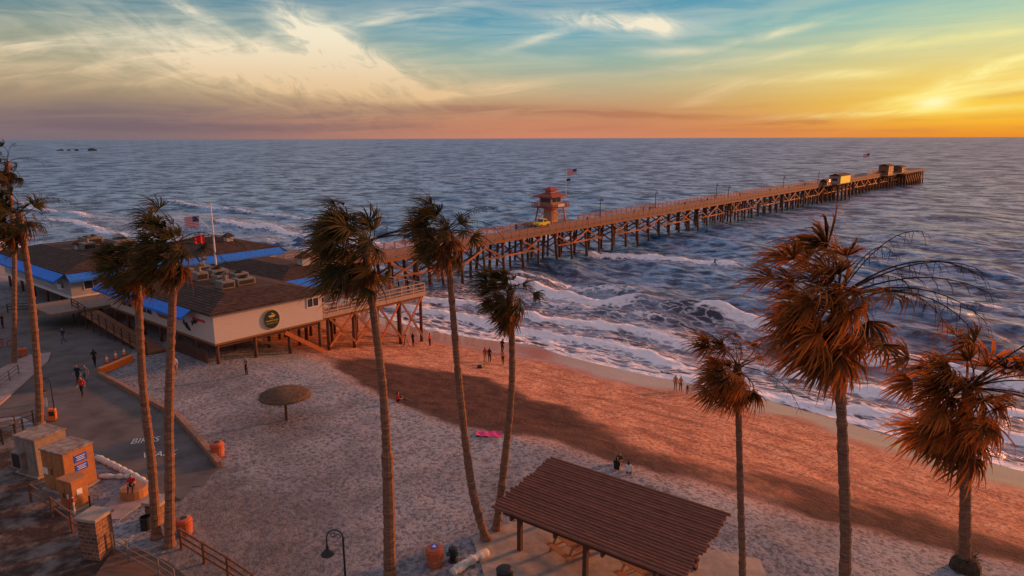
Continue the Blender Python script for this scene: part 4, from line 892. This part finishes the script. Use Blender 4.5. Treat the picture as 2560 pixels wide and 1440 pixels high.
for k in range(6):
    a=k*math.pi/3; MB().bar((.08*math.cos(a),.08*math.sin(a),1.5),(1.2*math.cos(a),1.2*math.sin(a),1.89),.06).build('strut',MT['wood_dark'],th)
# ---------------------------------------------------------------- bins
def bin_(loc,label,s=1.,mark=False):
    t=thing('litter_bin',label,'litter bin',loc,0,'terracotta litter bins on the sand')
    MB().lathe(0,0,[(.36*s,0),(.40*s,.08),(.44*s,.75*s),(.47*s,.78*s),(.47*s,.86*s),(.40*s,.87*s)],20).build('barrel',MT['terracotta'],t,False)
    l=MB().lathe(0,0,[(.42*s,.873*s),(.40*s,.95*s),(.2*s,1.0*s),(.01,1.01*s)],20).build('lid',MT['terracotta'],t)
    MB().lathe(0,0,[(.19*s,1.004*s),(.19*s,1.03*s),(.01,1.031*s)],16).build('lid_disc',MT['signblue'] if mark else MT['dark'],l)
    if mark: MB().add([(-.12,-.08,1.04),(.12,-.08,1.04),(0,.13,1.04),(-.04,-.12,1.04),(.04,-.12,1.04)],[(0,1,2),(0,3,4,1)]).build('arrow_mark',MT['white'],l)
    MB().lathe(0,0,[(.43*s,.3*s),(.438*s,.31*s),(.44*s,.36*s),(.43*s,.37*s)],20).build('hoop',MT['rust'],t)
bin_(G(545,1140),'terracotta litter bin on the sand beside the end of the low wall'); bin_(G(463,1335),'terracotta litter bin right of the paired palm trunks',.95); bin_(G(1087,1412),'terracotta litter bin with blue arrow lid left of the shelter',1.,True); bin_(G(58,893,.1),'small terracotta litter bin on the pavement at the left edge',.85)
o=G(366,1322); t=thing('waste_drum','dark open drum left of the paired palm trunks','drum',o); MB().lathe(0,0,[(.26,0),(.28,.05),(.28,.72),(.25,.72),(.25,.1),(.01,.1)],16).build('drum',MT['dark'],t)
o=G(1133,1402); t=thing('hydrant','squat dark green standpipe beside the blue-lidded litter bin','standpipe',o)
MB().lathe(0,0,[(.26,0),(.26,.06),(.17,.08),(.17,.55),(.24,.58),(.22,.72),(.02,.8)],14).build('body',MT['dark'],t); MB().tube([(0,0,.42),(-.32,-.1,.42)],[.1,.12],10).build('spout',MT['greencloth'],t); MB().tube([(0,0,.42),(.3,-.1,.42)],[.1,.12],10).build('spout',MT['greencloth'],t)
o=G(1262,1452); t=thing('hot_coal_bin','dark round lid at the bottom edge left of the shelter post','bin',o); MB().lathe(0,0,[(.4,0),(.4,.6),(.43,.62),(.3,.72),(.01,.75)],16).build('barrel',MT['dark'],t)
# sandbag rolls
def roll(pix,r,label):
    P=[G(u,v,r*.8) for u,v in pix]; b=P[0].copy(); Q=[]
    for a,c in zip(P,P[1:]):
        n=max(2,int((c-a).length/.12)); Q+= [a+(c-a)*k/n for k in range(n)]
    Q.append(P[-1]); rd=random.Random(len(Q)); tag(MB().tube([q-b for q in Q],[r*(1+.12*rd.uniform(-1,1)+(.1 if (i//3)%2 else -.1)) for i in range(len(Q))],10).build('sandbag_roll',MT['gravelbag'],None,True,loc=b),label,'sandbag','white sandbag rolls')
roll([(242,1148),(290,1172),(340,1198),(378,1222)],.2,'white sandbag roll running behind the seated person on the left'); roll([(250,1196),(330,1196)],.16,'short white sandbag roll between the tan cabinet and the seated person'); roll([(1130,1440),(1172,1412),(1218,1388)],.22,'white sandbag roll lying left of the shelter')
# low wall
P=[G(u,v) for u,v in [(250,940),(300,966),(365,1003),(440,1042),(500,1107),(549,1168)]]; b=P[0].copy(); m=MB()
for a,c in zip(P,P[1:]): m.bar(a-b+Vector((0,0,.18)),c-b+Vector((0,0,.18)),.38,.46)
tag(m.build('low_wall',mk('wall_cap',(.30,.15,.095),var=.3),None,loc=b,bevel=.03),'low brown seat wall curving between road and sand','wall')
P=[G(u,v) for u,v in [(250,936),(285,922),(330,902)]]; b=P[0].copy(); m=MB()
for a,c in zip(P,P[1:]): m.bar(a-b+Vector((0,0,.3)),c-b+Vector((0,0,.3)),.45,.62)
tag(m.build('barrier',MT['orange'],None,loc=b,bevel=.05),'low orange water-filled barrier beside the road near the restaurant','barrier')
def cone(loc,label):
    t=thing('traffic_cone',label,'traffic cone',loc,0,'orange traffic cones by the barrier')
    MB().box(-.2,.2,-.2,.2,0,.04).build('base',MT['rubber'],t); MB().lathe(0,0,[(.15,.042),(.03,.75),(.01,.75)],12).build('cone',MT['orange'],t); MB().lathe(0,0,[(.105,.33),(.11,.34),(.075,.54),(.07,.54)],12).build('band',MT['white'],t)
cone(G(270,922,.6),'traffic cone, left one of three on the orange barrier'); cone(G(292,912,.6),'traffic cone, middle one of three on the orange barrier'); cone(G(313,903,.6),'traffic cone, right one of three on the orange barrier')
# utility cabinets: doors on the -y face, signs on the sunlit +x face
CR=R(-24)
def cabinet(loc,rz,sx,sy,sz,label,mat='boxtan',top='boxtan'):
    t=thing('utility_cabinet',label,'cabinet',loc,rz,'utility cabinets at the lower left')
    MB().box(-sx/2-.12,sx/2+.12,-sy/2-.12,sy/2+.12,-.3,.12).build('plinth',MT['concrete'],t)
    MB().box(-sx/2,sx/2,-sy/2,sy/2,.122,sz).build('housing',MT[mat],t,bevel=.03); MB().box(-sx/2-.06,sx/2+.06,-sy/2-.06,sy/2+.06,sz+.002,sz+.1).build('lid',MT[top],t,bevel=.02)
    MB().box(-sx*.42,-.02,-sy/2-.03,-sy/2-.003,.2,sz-.12).build('door',MT[mat],t,bevel=.008); MB().box(.02,sx*.42,-sy/2-.03,-sy/2-.003,.2,sz-.12).build('door',MT[mat],t,bevel=.008); MB().box(-.12,-.08,-sy/2-.07,-sy/2-.031,sz*.45,sz*.6).build('handle',MT['dark'],t)
    return t
def bluesign(t,x,y,z,w,h):
    s=MB().box(x,x+.02,y-w/2,y+w/2,z-h/2,z+h/2).build('blue_sign',MT['signblue'],t); MB().box(x+.021,x+.024,y-w/2+.1,y+w/2-.1,z+h*.2,z+h*.28).box(x+.021,x+.024,y-w/2+.16,y+w/2-.16,z-h*.04,z+h*.04).box(x+.021,x+.024,y-w/2+.12,y+w/2-.12,z-h*.28,z-h*.2).build('white_lines',MT['whitecloth'],s)
c1=cabinet(G(112,1172),CR,2.0,2.0,2.45,'weathered grey utility cabinet with rusty top, behind the tan one','boxgrey','rust')
a=MB().box(-.9,.0,-1.35,-1.04,.5,1.6).build('cooling_unit',MT['boxgrey'],c1); MB().box(-.82,-.08,-1.362,-1.352,.6,1.5).build('grille',MT['dark'],a)
c2=cabinet(G(180,1214),CR,2.0,1.9,2.55,'large tan utility cabinet with two blue signs','boxtan','rust'); bluesign(c2,1.005,.1,2.0,.78,.46); bluesign(c2,1.005,.1,1.42,.78,.42)
MB().box(-.85,-.45,-1.005,-.985,1.1,1.5).build('warning_sign',MT['white'],c2)
c3=cabinet(G(190,1266),CR,1.1,.95,1.75,'small tan utility cabinet in front of the larger one','boxtan','boxtan'); MB().box(.555,.57,-.2,.12,.9,1.25).build('notice',MT['white'],c3)
def post(loc,h,r,mat,label,name='marker_post',cap=None):
    t=thing(name,label,'post',loc); MB().tube([(0,0,-.2),(0,0,h)],r,8).build('post',MT[mat],t); 
    if cap: MB().lathe(0,0,[(r+.012,h*.7),(r+.012,h*.95),(.01,h+.01)],8).build('band',MT[cap],t)
post(G(176,1278),1.1,.05,'red','red marker post left of the small cabinet',cap='white'); post(G(187,1284),1.0,.05,'white','white marker post left of the small cabinet',cap='red'); post(G(228,1280),1.0,.05,'dark','dark marker post right of the small cabinet')
sb=G(336,1240); tag(MB().lathe(0,0,[(.75,-.2),(.75,.55),(.7,.6),(.01,.6)],18).build('concrete_block',MT['boxtan'],None,loc=sb),'round tan concrete block with a person sitting on it','block')
def pillar(u,v,w,h,label):
    t=thing('stone_pillar',label,'pillar',G(u,v),R(-12)); MB().box(-w/2,w/2,-w/2,w/2,-.3,h).build('shaft',MT['stone'],t); MB().box(-w/2-.12,w/2+.12,-w/2-.12,w/2+.12,h+.002,h+.18).build('cap',MT['concrete'],t,bevel=.03)
pillar(248,1385,1.05,2.1,'square stone pillar with pale cap at the lower left'); pillar(398,1300,.9,1.1,'low stone pillar behind the paired palm trunks')
def wirefence(pix,h,label,name='wire_fence',mat='wood_dark',wires=(.35,.7,1.0),r=.05,cat='fence'):
    P=[G(u,v) for u,v in pix]; b=P[0].copy(); t=thing(name,label,cat,b)
    for p in P: MB().tube([p-b+Vector((0,0,-.2)),p-b+Vector((0,0,h))],r,6).build('post',MT[mat],t)
    for w in wires:
        m=MB()
        for a,c in zip(P,P[1:]): m.tube([a-b+Vector((0,0,h*w)),c-b+Vector((0,0,h*w))],r*.45 if r<.06 else r*.7,5)
        m.build('wire' if r<.06 else 'rail',MT[mat],t)
wirefence([(78,1255),(132,1292),(182,1330),(226,1362)],1.25,'brown timber fence running along the cabinets to the stone pillar','timber_fence','fencewood',(.5,.92),.075); wirefence([(285,1385),(322,1408),(400,1452),(440,1480)],1.2,'wire fence right of the stone pillar','wire_fence','grey')
wirefence([(455,1372),(512,1408),(572,1445),(636,1490)],1.15,'brown timber railing at the bottom right of the litter bin','timber_railing','fencewood',(.3,.62,.95),.095,'railing')
wirefence([(-20,1115),(8,1112),(40,1098),(60,1085)],1.15,'dark fence at the left edge behind the cabinets','metal_railing','dark',(.3,.65,1.),.065,'railing'); wirefence([(-10,1085),(40,1075),(85,1062),(112,1050)],1.1,'wire fence along the near edge of the road by the leaning palm'); wirefence([(-20,985),(0,972),(25,955),(48,938)],1.0,'pale handrail on the pavement at the left edge','metal_railing','grey',(.35,.7,1.),.062,'railing')
wirefence([(20,782),(80,780),(160,782),(205,776)],1.1,'dark fence in front of the grey restaurant','metal_railing','dark',(.35,.7,1.),.062,'railing')
# lamps
def goose(loc,H,label,s=1.,side=-1,rz=0):
    t=thing('street_lamp',label,'street lamp',loc,rz)
    MB().lathe(0,0,[(.2*s,0),(.2*s,.15),(.12*s,.25),(.12*s,.8),(.075*s,.95),(.06*s,H)],12).build('pole',MT['dark'],t)
    arc=[(side*(.5-.5*math.cos(a))*s,0,H+.55*s*math.sin(a)) for a in np.linspace(0,math.pi,14)]; arc.append((side*1.0*s,0,H-.5*s))
    MB().tube(arc,.045*s,8).build('arm',MT['dark'],t)
    m=MB(); m.tube([(side*s*(.28+.2*math.cos(a)*(1-.05*k)),0,H+.08*s+.2*s*math.sin(a)*(1-.05*k)) for k,a in enumerate(np.linspace(0,4.5*math.pi/2,16))],.022*s,6); m.tube([(side*s*(.62+.14*math.cos(a)),0,H+.22*s+.14*s*math.sin(a)) for a in np.linspace(0,6.28,14)],.02*s,6); m.build('scrollwork',MT['dark'],t)
    x=side*1.0*s; MB().lathe(x,0,[(.05*s,H-.45*s),(.09*s,H-.55*s),(.1*s,H-.72*s),(.2*s,H-.85*s),(.42*s,H-1.05*s),(.42*s,H-1.1*s),(.36*s,H-1.1*s),(.02,H-1.0*s)],20).build('lamp_shade',MT['dark'],t)
    MB().lathe(x,0,[(.02,H-1.02*s),(.2*s,H-1.08*s),(.17*s,H-1.22*s),(.02,H-1.28*s)],14).build('globe',MT['gold'],t)
lp=PY(863,1440,28.0); lb_=Vector((lp.x,28.0,gz(lp.x,28.0))); zt=PY(863,1345,28.0).z
goose(lb_,zt-lb_.z,'black swan-neck street lamp in the foreground at the bottom',.72)
goose(G(140,1052),3.0,'dark swan-neck street lamp by the foot of the leaning palm',.6)
t=thing('news_box','small orange box at the foot of the street lamp by the road','box',G(133,1052),R(20)); MB().box(-.25,.25,-.2,.2,.05,.95).build('housing',MT['orange'],t,bevel=.02); MB().box(-.18,.18,-.215,-.202,.45,.8).build('window',MT['glass'],t)
t=thing('road_sign','white sign board on a post beside the street lamp by the road','sign',G(112,1050),R(15)); MB().tube([(0,0,-.2),(0,0,1.7)],.035,6).build('post',MT['grey'],t); MB().box(-.35,.35,-.05,-.036,1.05,1.75).build('board',MT['white'],t)
t=thing('road_sign','small sign on a post in front of the grey restaurant entrance','sign',G(170,785),R(20)); MB().tube([(0,0,-.2),(0,0,1.6)],.04,6).build('post',MT['redwood'],t); MB().box(-.4,.4,-.06,-.042,.6,1.5).build('board',MT['red'],t)
# bicycle
bk=thing('bicycle','parked bicycle on the pavement at the left edge','bicycle',G(14,872,.14),R(15))
for x in (-.52,.52):
    w=MB().tube([(x+.33*math.cos(a),0,.34+.33*math.sin(a)) for a in np.linspace(0,6.283,25)],.022,6).build('wheel',MT['rubber'],bk)
    m=MB()
    for a in np.linspace(0,2.8,6): m.bar((x-.31*math.cos(a),0,.34-.31*math.sin(a)),(x+.31*math.cos(a),0,.34+.31*math.sin(a)),.008)
    m.build('spokes',MT['grey'],w)
m=MB()
for a,b in (((-.52,.34),(-.05,.32)),((-.05,.32),(-.2,.85)),((-.2,.78),(.35,.82)),((-.05,.32),(.35,.75)),((.52,.34),(.33,.95)),((-.52,.34),(-.18,.76))): m.tube([(a[0],0,a[1]),(b[0],0,b[1])],.022,6)
m.build('frame',MT['red'],bk); MB().box(-.33,-.08,-.07,.07,.86,.92).build('saddle',MT['rubber'],bk,bevel=.02); MB().tube([(.25,-.28,1.0),(.33,-.1,.97),(.33,.1,.97),(.25,.28,1.0)],.016,6).build('handlebar',MT['dark'],bk)
# offshore rocks
for i,(u,w,h,lb) in enumerate([(150,16,3,'low dark rock far offshore, leftmost'),(172,10,2.5,'low dark rock far offshore, second from left'),(192,12,3.2,'low dark rock far offshore, third from left'),(230,19,5,'largest dark rock far offshore, rightmost')]):
    bm=bmesh.new(); bmesh.ops.create_icosphere(bm,subdivisions=3,radius=1); rd=random.Random(i)
    for v in bm.verts:
        f=1+.25*math.sin(v.co.x*4+i)+.2*math.sin(v.co.y*5+i*2)+.15*math.sin(v.co.z*7+v.co.x*6); v.co=Vector((v.co.x*w*f/2*.95,v.co.y*w*.3*f,v.co.z*h*f))
    me=bpy.data.meshes.new('offshore_rock'); bm.to_mesh(me); bm.free(); me.materials.append(MT['rock']); o=bpy.data.objects.new('offshore_rock',me); col.objects.link(o); P=PZ(u,377,0); o.location=P; tag(o,lb,'rock','rocks far offshore')
# ---------------------------------------------------------------- people
def body_mesh(pose):
    J={}; B=[]
    def j(n,co,r): J[n]=(Vector(co),r)
    def b(a,c,cat): B.append((a,c,cat))
    if pose in('stand','walk'):
        hipz=.93
        legs={-1:[(.10,.03,.50),(.10,-.02,.09),(.11,.12,.035)],1:[(.10,.03,.50),(.11,-.02,.09),(.12,.12,.035)]}
        arms={-1:[(.23,-.03,1.13),(.24,.06,.89),(.235,.09,.81)],1:[(.23,-.02,1.13),(.24,.07,.89),(.235,.1,.81)]}
        if pose=='walk':
            legs={-1:[(.09,.22,.53),(.09,.30,.11),(.10,.44,.06)],1:[(.09,-.06,.50),(.09,-.38,.16),(.10,-.29,.05)]}
            arms={-1:[(.22,-.14,1.16),(.22,-.12,.92),(.215,-.1,.84)],1:[(.22,.06,1.15),(.22,.26,.97),(.215,.33,.92)]}
        pel=(0,0,.95)
    elif pose=='sit':
        pel=(0,0,.14); legs={-1:[(.13,.40,.46),(.10,.66,.09),(.11,.80,.04)],1:[(.13,.42,.40),(.12,.74,.09),(.13,.88,.05)]}; hipz=.13
        arms={-1:[(.24,.16,.42),(.14,.38,.42),(.10,.46,.40)],1:[(.25,.1,.38),(.2,.33,.30),(.16,.42,.32)]}
    else: # surf
        pel=(0,-.12,.58); hipz=.56; legs={-1:[(.30,.10,.40),(.36,-.08,.09),(.42,.04,.04)],1:[(.28,.10,.38),(.36,-.12,.09),(.42,0,.04)]}
        arms={-1:[(.42,.08,.98),(.64,.12,1.06),(.73,.13,1.08)],1:[(.42,.05,.94),(.62,.1,.86),(.71,.13,.86)]}
    P=Vector(pel); up=Vector((0,0,1)) if pose in('stand','walk') else (Vector((0,.10,1)).normalized() if pose=='sit' else Vector((0,.35,.94)).normalized())
    fw=Vector((0,1,0))
    j('pel',P,(.15,.105)); j('sp',P+up*.2,(.135,.095)); j('ch',P+up*.40,(.165,.11)); j('nk',P+up*.54,(.06,.06)); j('hd0',P+up*.62+fw*.015,(.075,.085)); j('hd1',P+up*.70+fw*.01,(.082,.098)); j('hd2',P+up*.77,(.055,.065)); j('nose',P+up*.66+fw*.115,(.018,.018))
    b('pel','sp','top'); b('sp','ch','top'); b('ch','nk','top'); b('nk','hd0','skin'); b('hd0','hd1','skin'); b('hd1','hd2','hair'); b('hd0','nose','skin')
    for s,n in ((-1,'l'),(1,'r')):
        j('sh'+n,P+up*.46+Vector((s*.175,0,0)),(.062,.062)); b('ch','sh'+n,'top')
        j('hp'+n,Vector((s*.09,P.y,hipz)),(.098,.1)); b('pel','hp'+n,'bottom')
        k,a,t=legs[s]; j('kn'+n,(s*k[0],k[1],k[2]),(.062,.064)); j('an'+n,(s*a[0],a[1],a[2]),(.043,.045)); j('to'+n,(s*t[0],t[1],t[2]),(.042,.028))
        b('hp'+n,'kn'+n,'bottom'); b('kn'+n,'an'+n,'bottom'); b('an'+n,'to'+n,'shoe')
        e,w,h=arms[s]; e=Vector((s*e[0],e[1],e[2])); w=Vector((s*w[0],w[1],w[2])); h=Vector((s*h[0],h[1],h[2]))
        j('el'+n,e,(.043,.043)); j('wr'+n,w,(.028,.028)); j('ha'+n,h,(.034,.018)); b('sh'+n,'el'+n,'top'); b('el'+n,'wr'+n,'skin'); b('wr'+n,'ha'+n,'skin')
        hd=(h-w).normalized(); sd2=Vector((0,1,0)) if abs(hd.z)>.6 else Vector((0,0,1))
        for i in range(4):
            ln=(.075,.088,.082,.062)[i]; o=sd2*(.03-.02*i); q1=h+hd*ln*.55+o; q2=h+hd*ln+o+Vector((-s*.02,0,0))
            j(f'f{i}a'+n,q1,(.009,.009)); j(f'f{i}b'+n,q2,(.0075,.0075)); b('ha'+n,f'f{i}a'+n,'skin'); b(f'f{i}a'+n,f'f{i}b'+n,'skin')
        q1=w+hd*.04+sd2*.045; j('ta'+n,q1,(.011,.011)); j('tb'+n,q1+hd*.04+sd2*.01,(.009,.009)); b('wr'+n,'ta'+n,'skin'); b('ta'+n,'tb'+n,'skin')
    names=list(J); idx={n:i for i,n in enumerate(names)}
    me=bpy.data.meshes.new('sk'); me.from_pydata([J[n][0] for n in names],[(idx[a],idx[c]) for a,c,_ in B],[])
    ob=bpy.data.objects.new('sk',me); col.objects.link(ob)
    md=ob.modifiers.new('s','SKIN'); md.use_smooth_shade=True
    for i,n in enumerate(names):
        d=me.skin_vertices[0].data[i]; d.radius=J[n][1]; d.use_root=(i==0)
    sb_=ob.modifiers.new('u','SUBSURF'); sb_.levels=1; sb_.render_levels=1
    dg=bpy.context.evaluated_depsgraph_get(); dg.update(); me2=bpy.data.meshes.new_from_object(ob.evaluated_get(dg)); bpy.data.objects.remove(ob)
    cat={'skin':0,'hair':1,'top':2,'bottom':3,'shoe':4}; me2.materials.clear()
    for k in range(5): me2.materials.append(SKIN)
    S=[(J[a][0],J[c][0],cat[k]) for a,c,k in B]; hd=J['hd1'][0]; upv=up
    for f in me2.polygons:
        c=f.center; best=9;bc=0
        for a,c2,k in S:
            d=c2-a; t=max(0,min(1,(c-a).dot(d)/max(1e-9,d.length_squared))); dist=(c-(a+d*t)).length
            if dist<best: best=dist;bc=k
        if bc in(0,1) and (c-hd).length<.2 and (c-J['nk'][0]).dot(upv)>.02:
            rel=c-hd; bc=1 if (rel.dot(upv)>.045 or rel.y<-.015) else 0
        f.material_index=bc; f.use_smooth=True
    return me2
BODY={k:body_mesh(k) for k in('stand','walk','sit','surf')}
def person(loc,pose,face,label,top='black',bottom='black',hair='dark',h=1.72,group=None,name='person'):
    o=bpy.data.objects.new(name,BODY[pose]); col.objects.link(o); o.location=loc; o.rotation_euler.z=R(face); s=h/1.74; o.scale=(s,s,s)
    for i,m in enumerate((SKIN,HAIR[hair],CLOTH[top],CLOTH[bottom],CLOTH['black'])):
        o.material_slots[i].link='OBJECT'; o.material_slots[i].material=m
    return tag(o,label,'person',group)
def pg(u,v,*a,**k): return person(G(u,v,k.pop('dz',0)),*a,**k)
RD=.03
pg(160,860,'walk',160,'person in navy walking alone on the road near the restaurant fence','navy','denim',dz=RD)
pg(238,917,'walk',20,'person in black walking away near the orange barrier','black','black',dz=RD)
pg(197,962,'walk',175,'person in black, left one of a pair walking on the road','black','black',dz=RD,h=1.8)
pg(216,960,'walk',185,'person in grey, right one of a pair walking on the road','grey','denim',dz=RD)
pg(207,992,'walk',190,'person in red top walking in front of a pair on the road','red','black',dz=RD)
pg(440,937,'stand',190,'person in white top standing on the sand between two palm trunks','white','tan','blond')
pg(617,937,'stand',150,'person in grey standing on the sand before the restaurant posts','grey','black')
pg(254,800,'walk',10,'person in black at the foot of the pier ramp','black','black',dz=RD)
pg(8,822,'stand',90,'person in black cropped at the left edge by the palm','black','navy',dz=RD)
pg(1003,838,'stand',-30,'person in brown standing under the terrace corner posts','brown','black')
pg(1033,866,'stand',-40,'person in black beside a tripod near the terrace','black','black')
pg(1075,866,'stand',60,'person in red and black right of the tripod','red','black')
pg(1213,905,'stand',20,'person in red, left of the group on the wet sand','red','tan','brown')
pg(1224,906,'stand',-20,'person in black beside a bag on the wet sand','black','black')
pg(1257,911,'stand',-35,'person in orange top, right of the group on the wet sand','orange','black')
pg(1256,884,'stand',-30,'person in black nearest the water behind the group','black','black',h=1.85)
pg(1688,977,'stand',-45,'person in orange at the waterline left of two others','orange','tan','brown')
pg(1701,979,'stand',-30,'person in tan with hands down between adult and child at the waterline','orange','brown','brown',h=1.62)
pg(1718,986,'stand',-20,'small child in dark clothes at the waterline','navy','black',h=1.05)
pg(993,1006,'sit',-60,'person in red and black sitting alone on the sand berm','red','black')
pg(1540,1176,'sit',-30,'person in black, left of three sitting on the sand','black','black')
pg(1550,1160,'sit',150,'person in olive, farther of three sitting on the sand','olive','black')
pg(1571,1186,'sit',-10,'person in white, right of three sitting on the sand','white','denim')
person(sb+Vector((0,-.1,.6)),'sit',200,'person in red sitting on the round concrete block','red','black')
person(PZ(1787,662,.55),'surf',-60,'surfer in black riding a breaking wave','black','black')
P=PZ(1787,662,.5)
def board(loc,rz,label):
    pts=[(1.1*math.cos(a)*1.0,.27*math.sin(a)*(1-.25*math.cos(a))) for a in np.linspace(0,2*math.pi,20,endpoint=False)]
    m=MB(); k=len(pts); m.add([(x,y,.0+.06*abs(x)**2*.3) for x,y in pts]+[(x,y,.06+.06*abs(x)**2*.3) for x,y in pts],[tuple(range(k))[::-1],tuple(range(k,2*k))]+[(i,(i+1)%k,(i+1)%k+k,i+k) for i in range(k)]); o=m.build('surfboard',MT['white'],None,loc=loc,rz=rz); tag(o,label,'surfboard')
board(P-Vector((0,0,.03)),R(-60),'white surfboard under the riding surfer')
for u,v,l in ((447,512,'tiny surfer sitting in the sea, left of two beyond the restaurants'),(481,513,'tiny surfer sitting in the sea, right of two beyond the restaurants')):
    person(PZ(u,v,.1),'sit',0,l,'black','black')
for u,v,l,tp in ((10,632,'person on the far left beach, left of two','black'),(27,634,'person on the far left beach, right of two','red')): pg(u,v,'stand',0,l,tp,'black')
# tripod and bag, towel
t=thing('tripod','camera tripod on the sand beside a person in black','tripod',G(1014,866))
for k in range(3):
    a=k*2.094; MB().tube([(.42*math.cos(a),.42*math.sin(a),0),(0,0,1.3)],.022,6).build('leg',MT['dark'],t)
MB().box(-.09,.09,-.12,.12,1.3,1.45).build('camera',MT['dark'],t,bevel=.02)
m=MB(); m.lathe(0,0,[(.25,0),(.3,.12),(.24,.3),(.08,.36)],10); tag(m.build('bag',MT['dark'],None,loc=G(1200,920)),'dark bag lying on the sand left of the wet-sand group','bag')
P=G(1222,1086); m=MB(); n=10
vs=[(-.9+1.8*i/n,-.5+1.0*j/4,.05+.05*math.sin(i*1.7+j)+.04*math.sin(j*2.3+i*.6)) for i in range(n+1) for j in range(5)]
m.add(vs,[(i*5+j,(i+1)*5+j,(i+1)*5+j+1,i*5+j+1) for i in range(n) for j in range(4)]); tag(m.build('towel',MT['pink'],None,True,loc=P,rz=R(-10)),'crumpled pink towel on the sand','towel')
# people on the pier
pp=[(1468,25.2,'person on the pier just seaward of the lifeguard tower','black'),(1585,26,'person walking on the pier between first and second lamp, left','black'),(1608,27.5,'person in red walking on the pier left of the second lamp','red'),(1625,26,'person on the pier beside the second lamp','navy'),(1712,25.4,'person leaning near the pier railing right of the second lamp','black'),(1754,25.6,'person at the pier railing, left of a cluster of three','black'),(1761,26.4,'person in white in the middle of a cluster of three on the pier','white'),(1768,25.7,'person at the pier railing, right of a cluster of three','black'),(1850,26,'person on the pier right of the close pair of lamps','grey'),(1925,25.5,'person in black at the pier railing before the fifth lamp','black'),(1943,27,'person in red on the pier before the fifth lamp','red'),(1972,25.8,'person in navy on the pier just past the fifth lamp','navy'),(2012,26,'person on the pier before the low service hut','black'),(1290,29,'person on the pier landward of the yellow vehicle','black')]
for i,(u,q,l,c) in enumerate(pp): person(L(pier_p(u,q,DZ+.9),q,DZ),'walk' if i%2 else 'stand',40+i*37,l,c,'black',h=1.75)
tp=[(14.2,3.2,0,'white','diner in white at the terrace table by the wall'),(15.9,3.4,150,'black','diner in black behind the first terrace table'),(17.4,1.0,90,'black','diner in black at the railing by the second terrace table'),(18.7,3.0,200,'grey','diner in grey behind the second terrace table'),(19.9,2.6,60,'navy','diner in navy between the middle terrace tables'),(21.6,3.4,120,'black','diner in black behind the third terrace table'),(22.4,1.3,20,'red','diner in red at the railing between tables'),(23.3,3.8,90,'white','diner in white near the seaward terrace table'),(25.2,1.2,-30,'black','diner in black at the seaward railing corner'),(25.6,3.4,-60,'tan','diner in tan behind the seaward terrace table'),(24.0,6.5,0,'black','diner in black standing far back on the terrace'),(20.4,6.0,0,'grey','diner in grey standing far back on the terrace')]
for x,y,f,c,l in tp: person(L(x,y,TZ),'stand',f,l,c,'black',h=1.68)
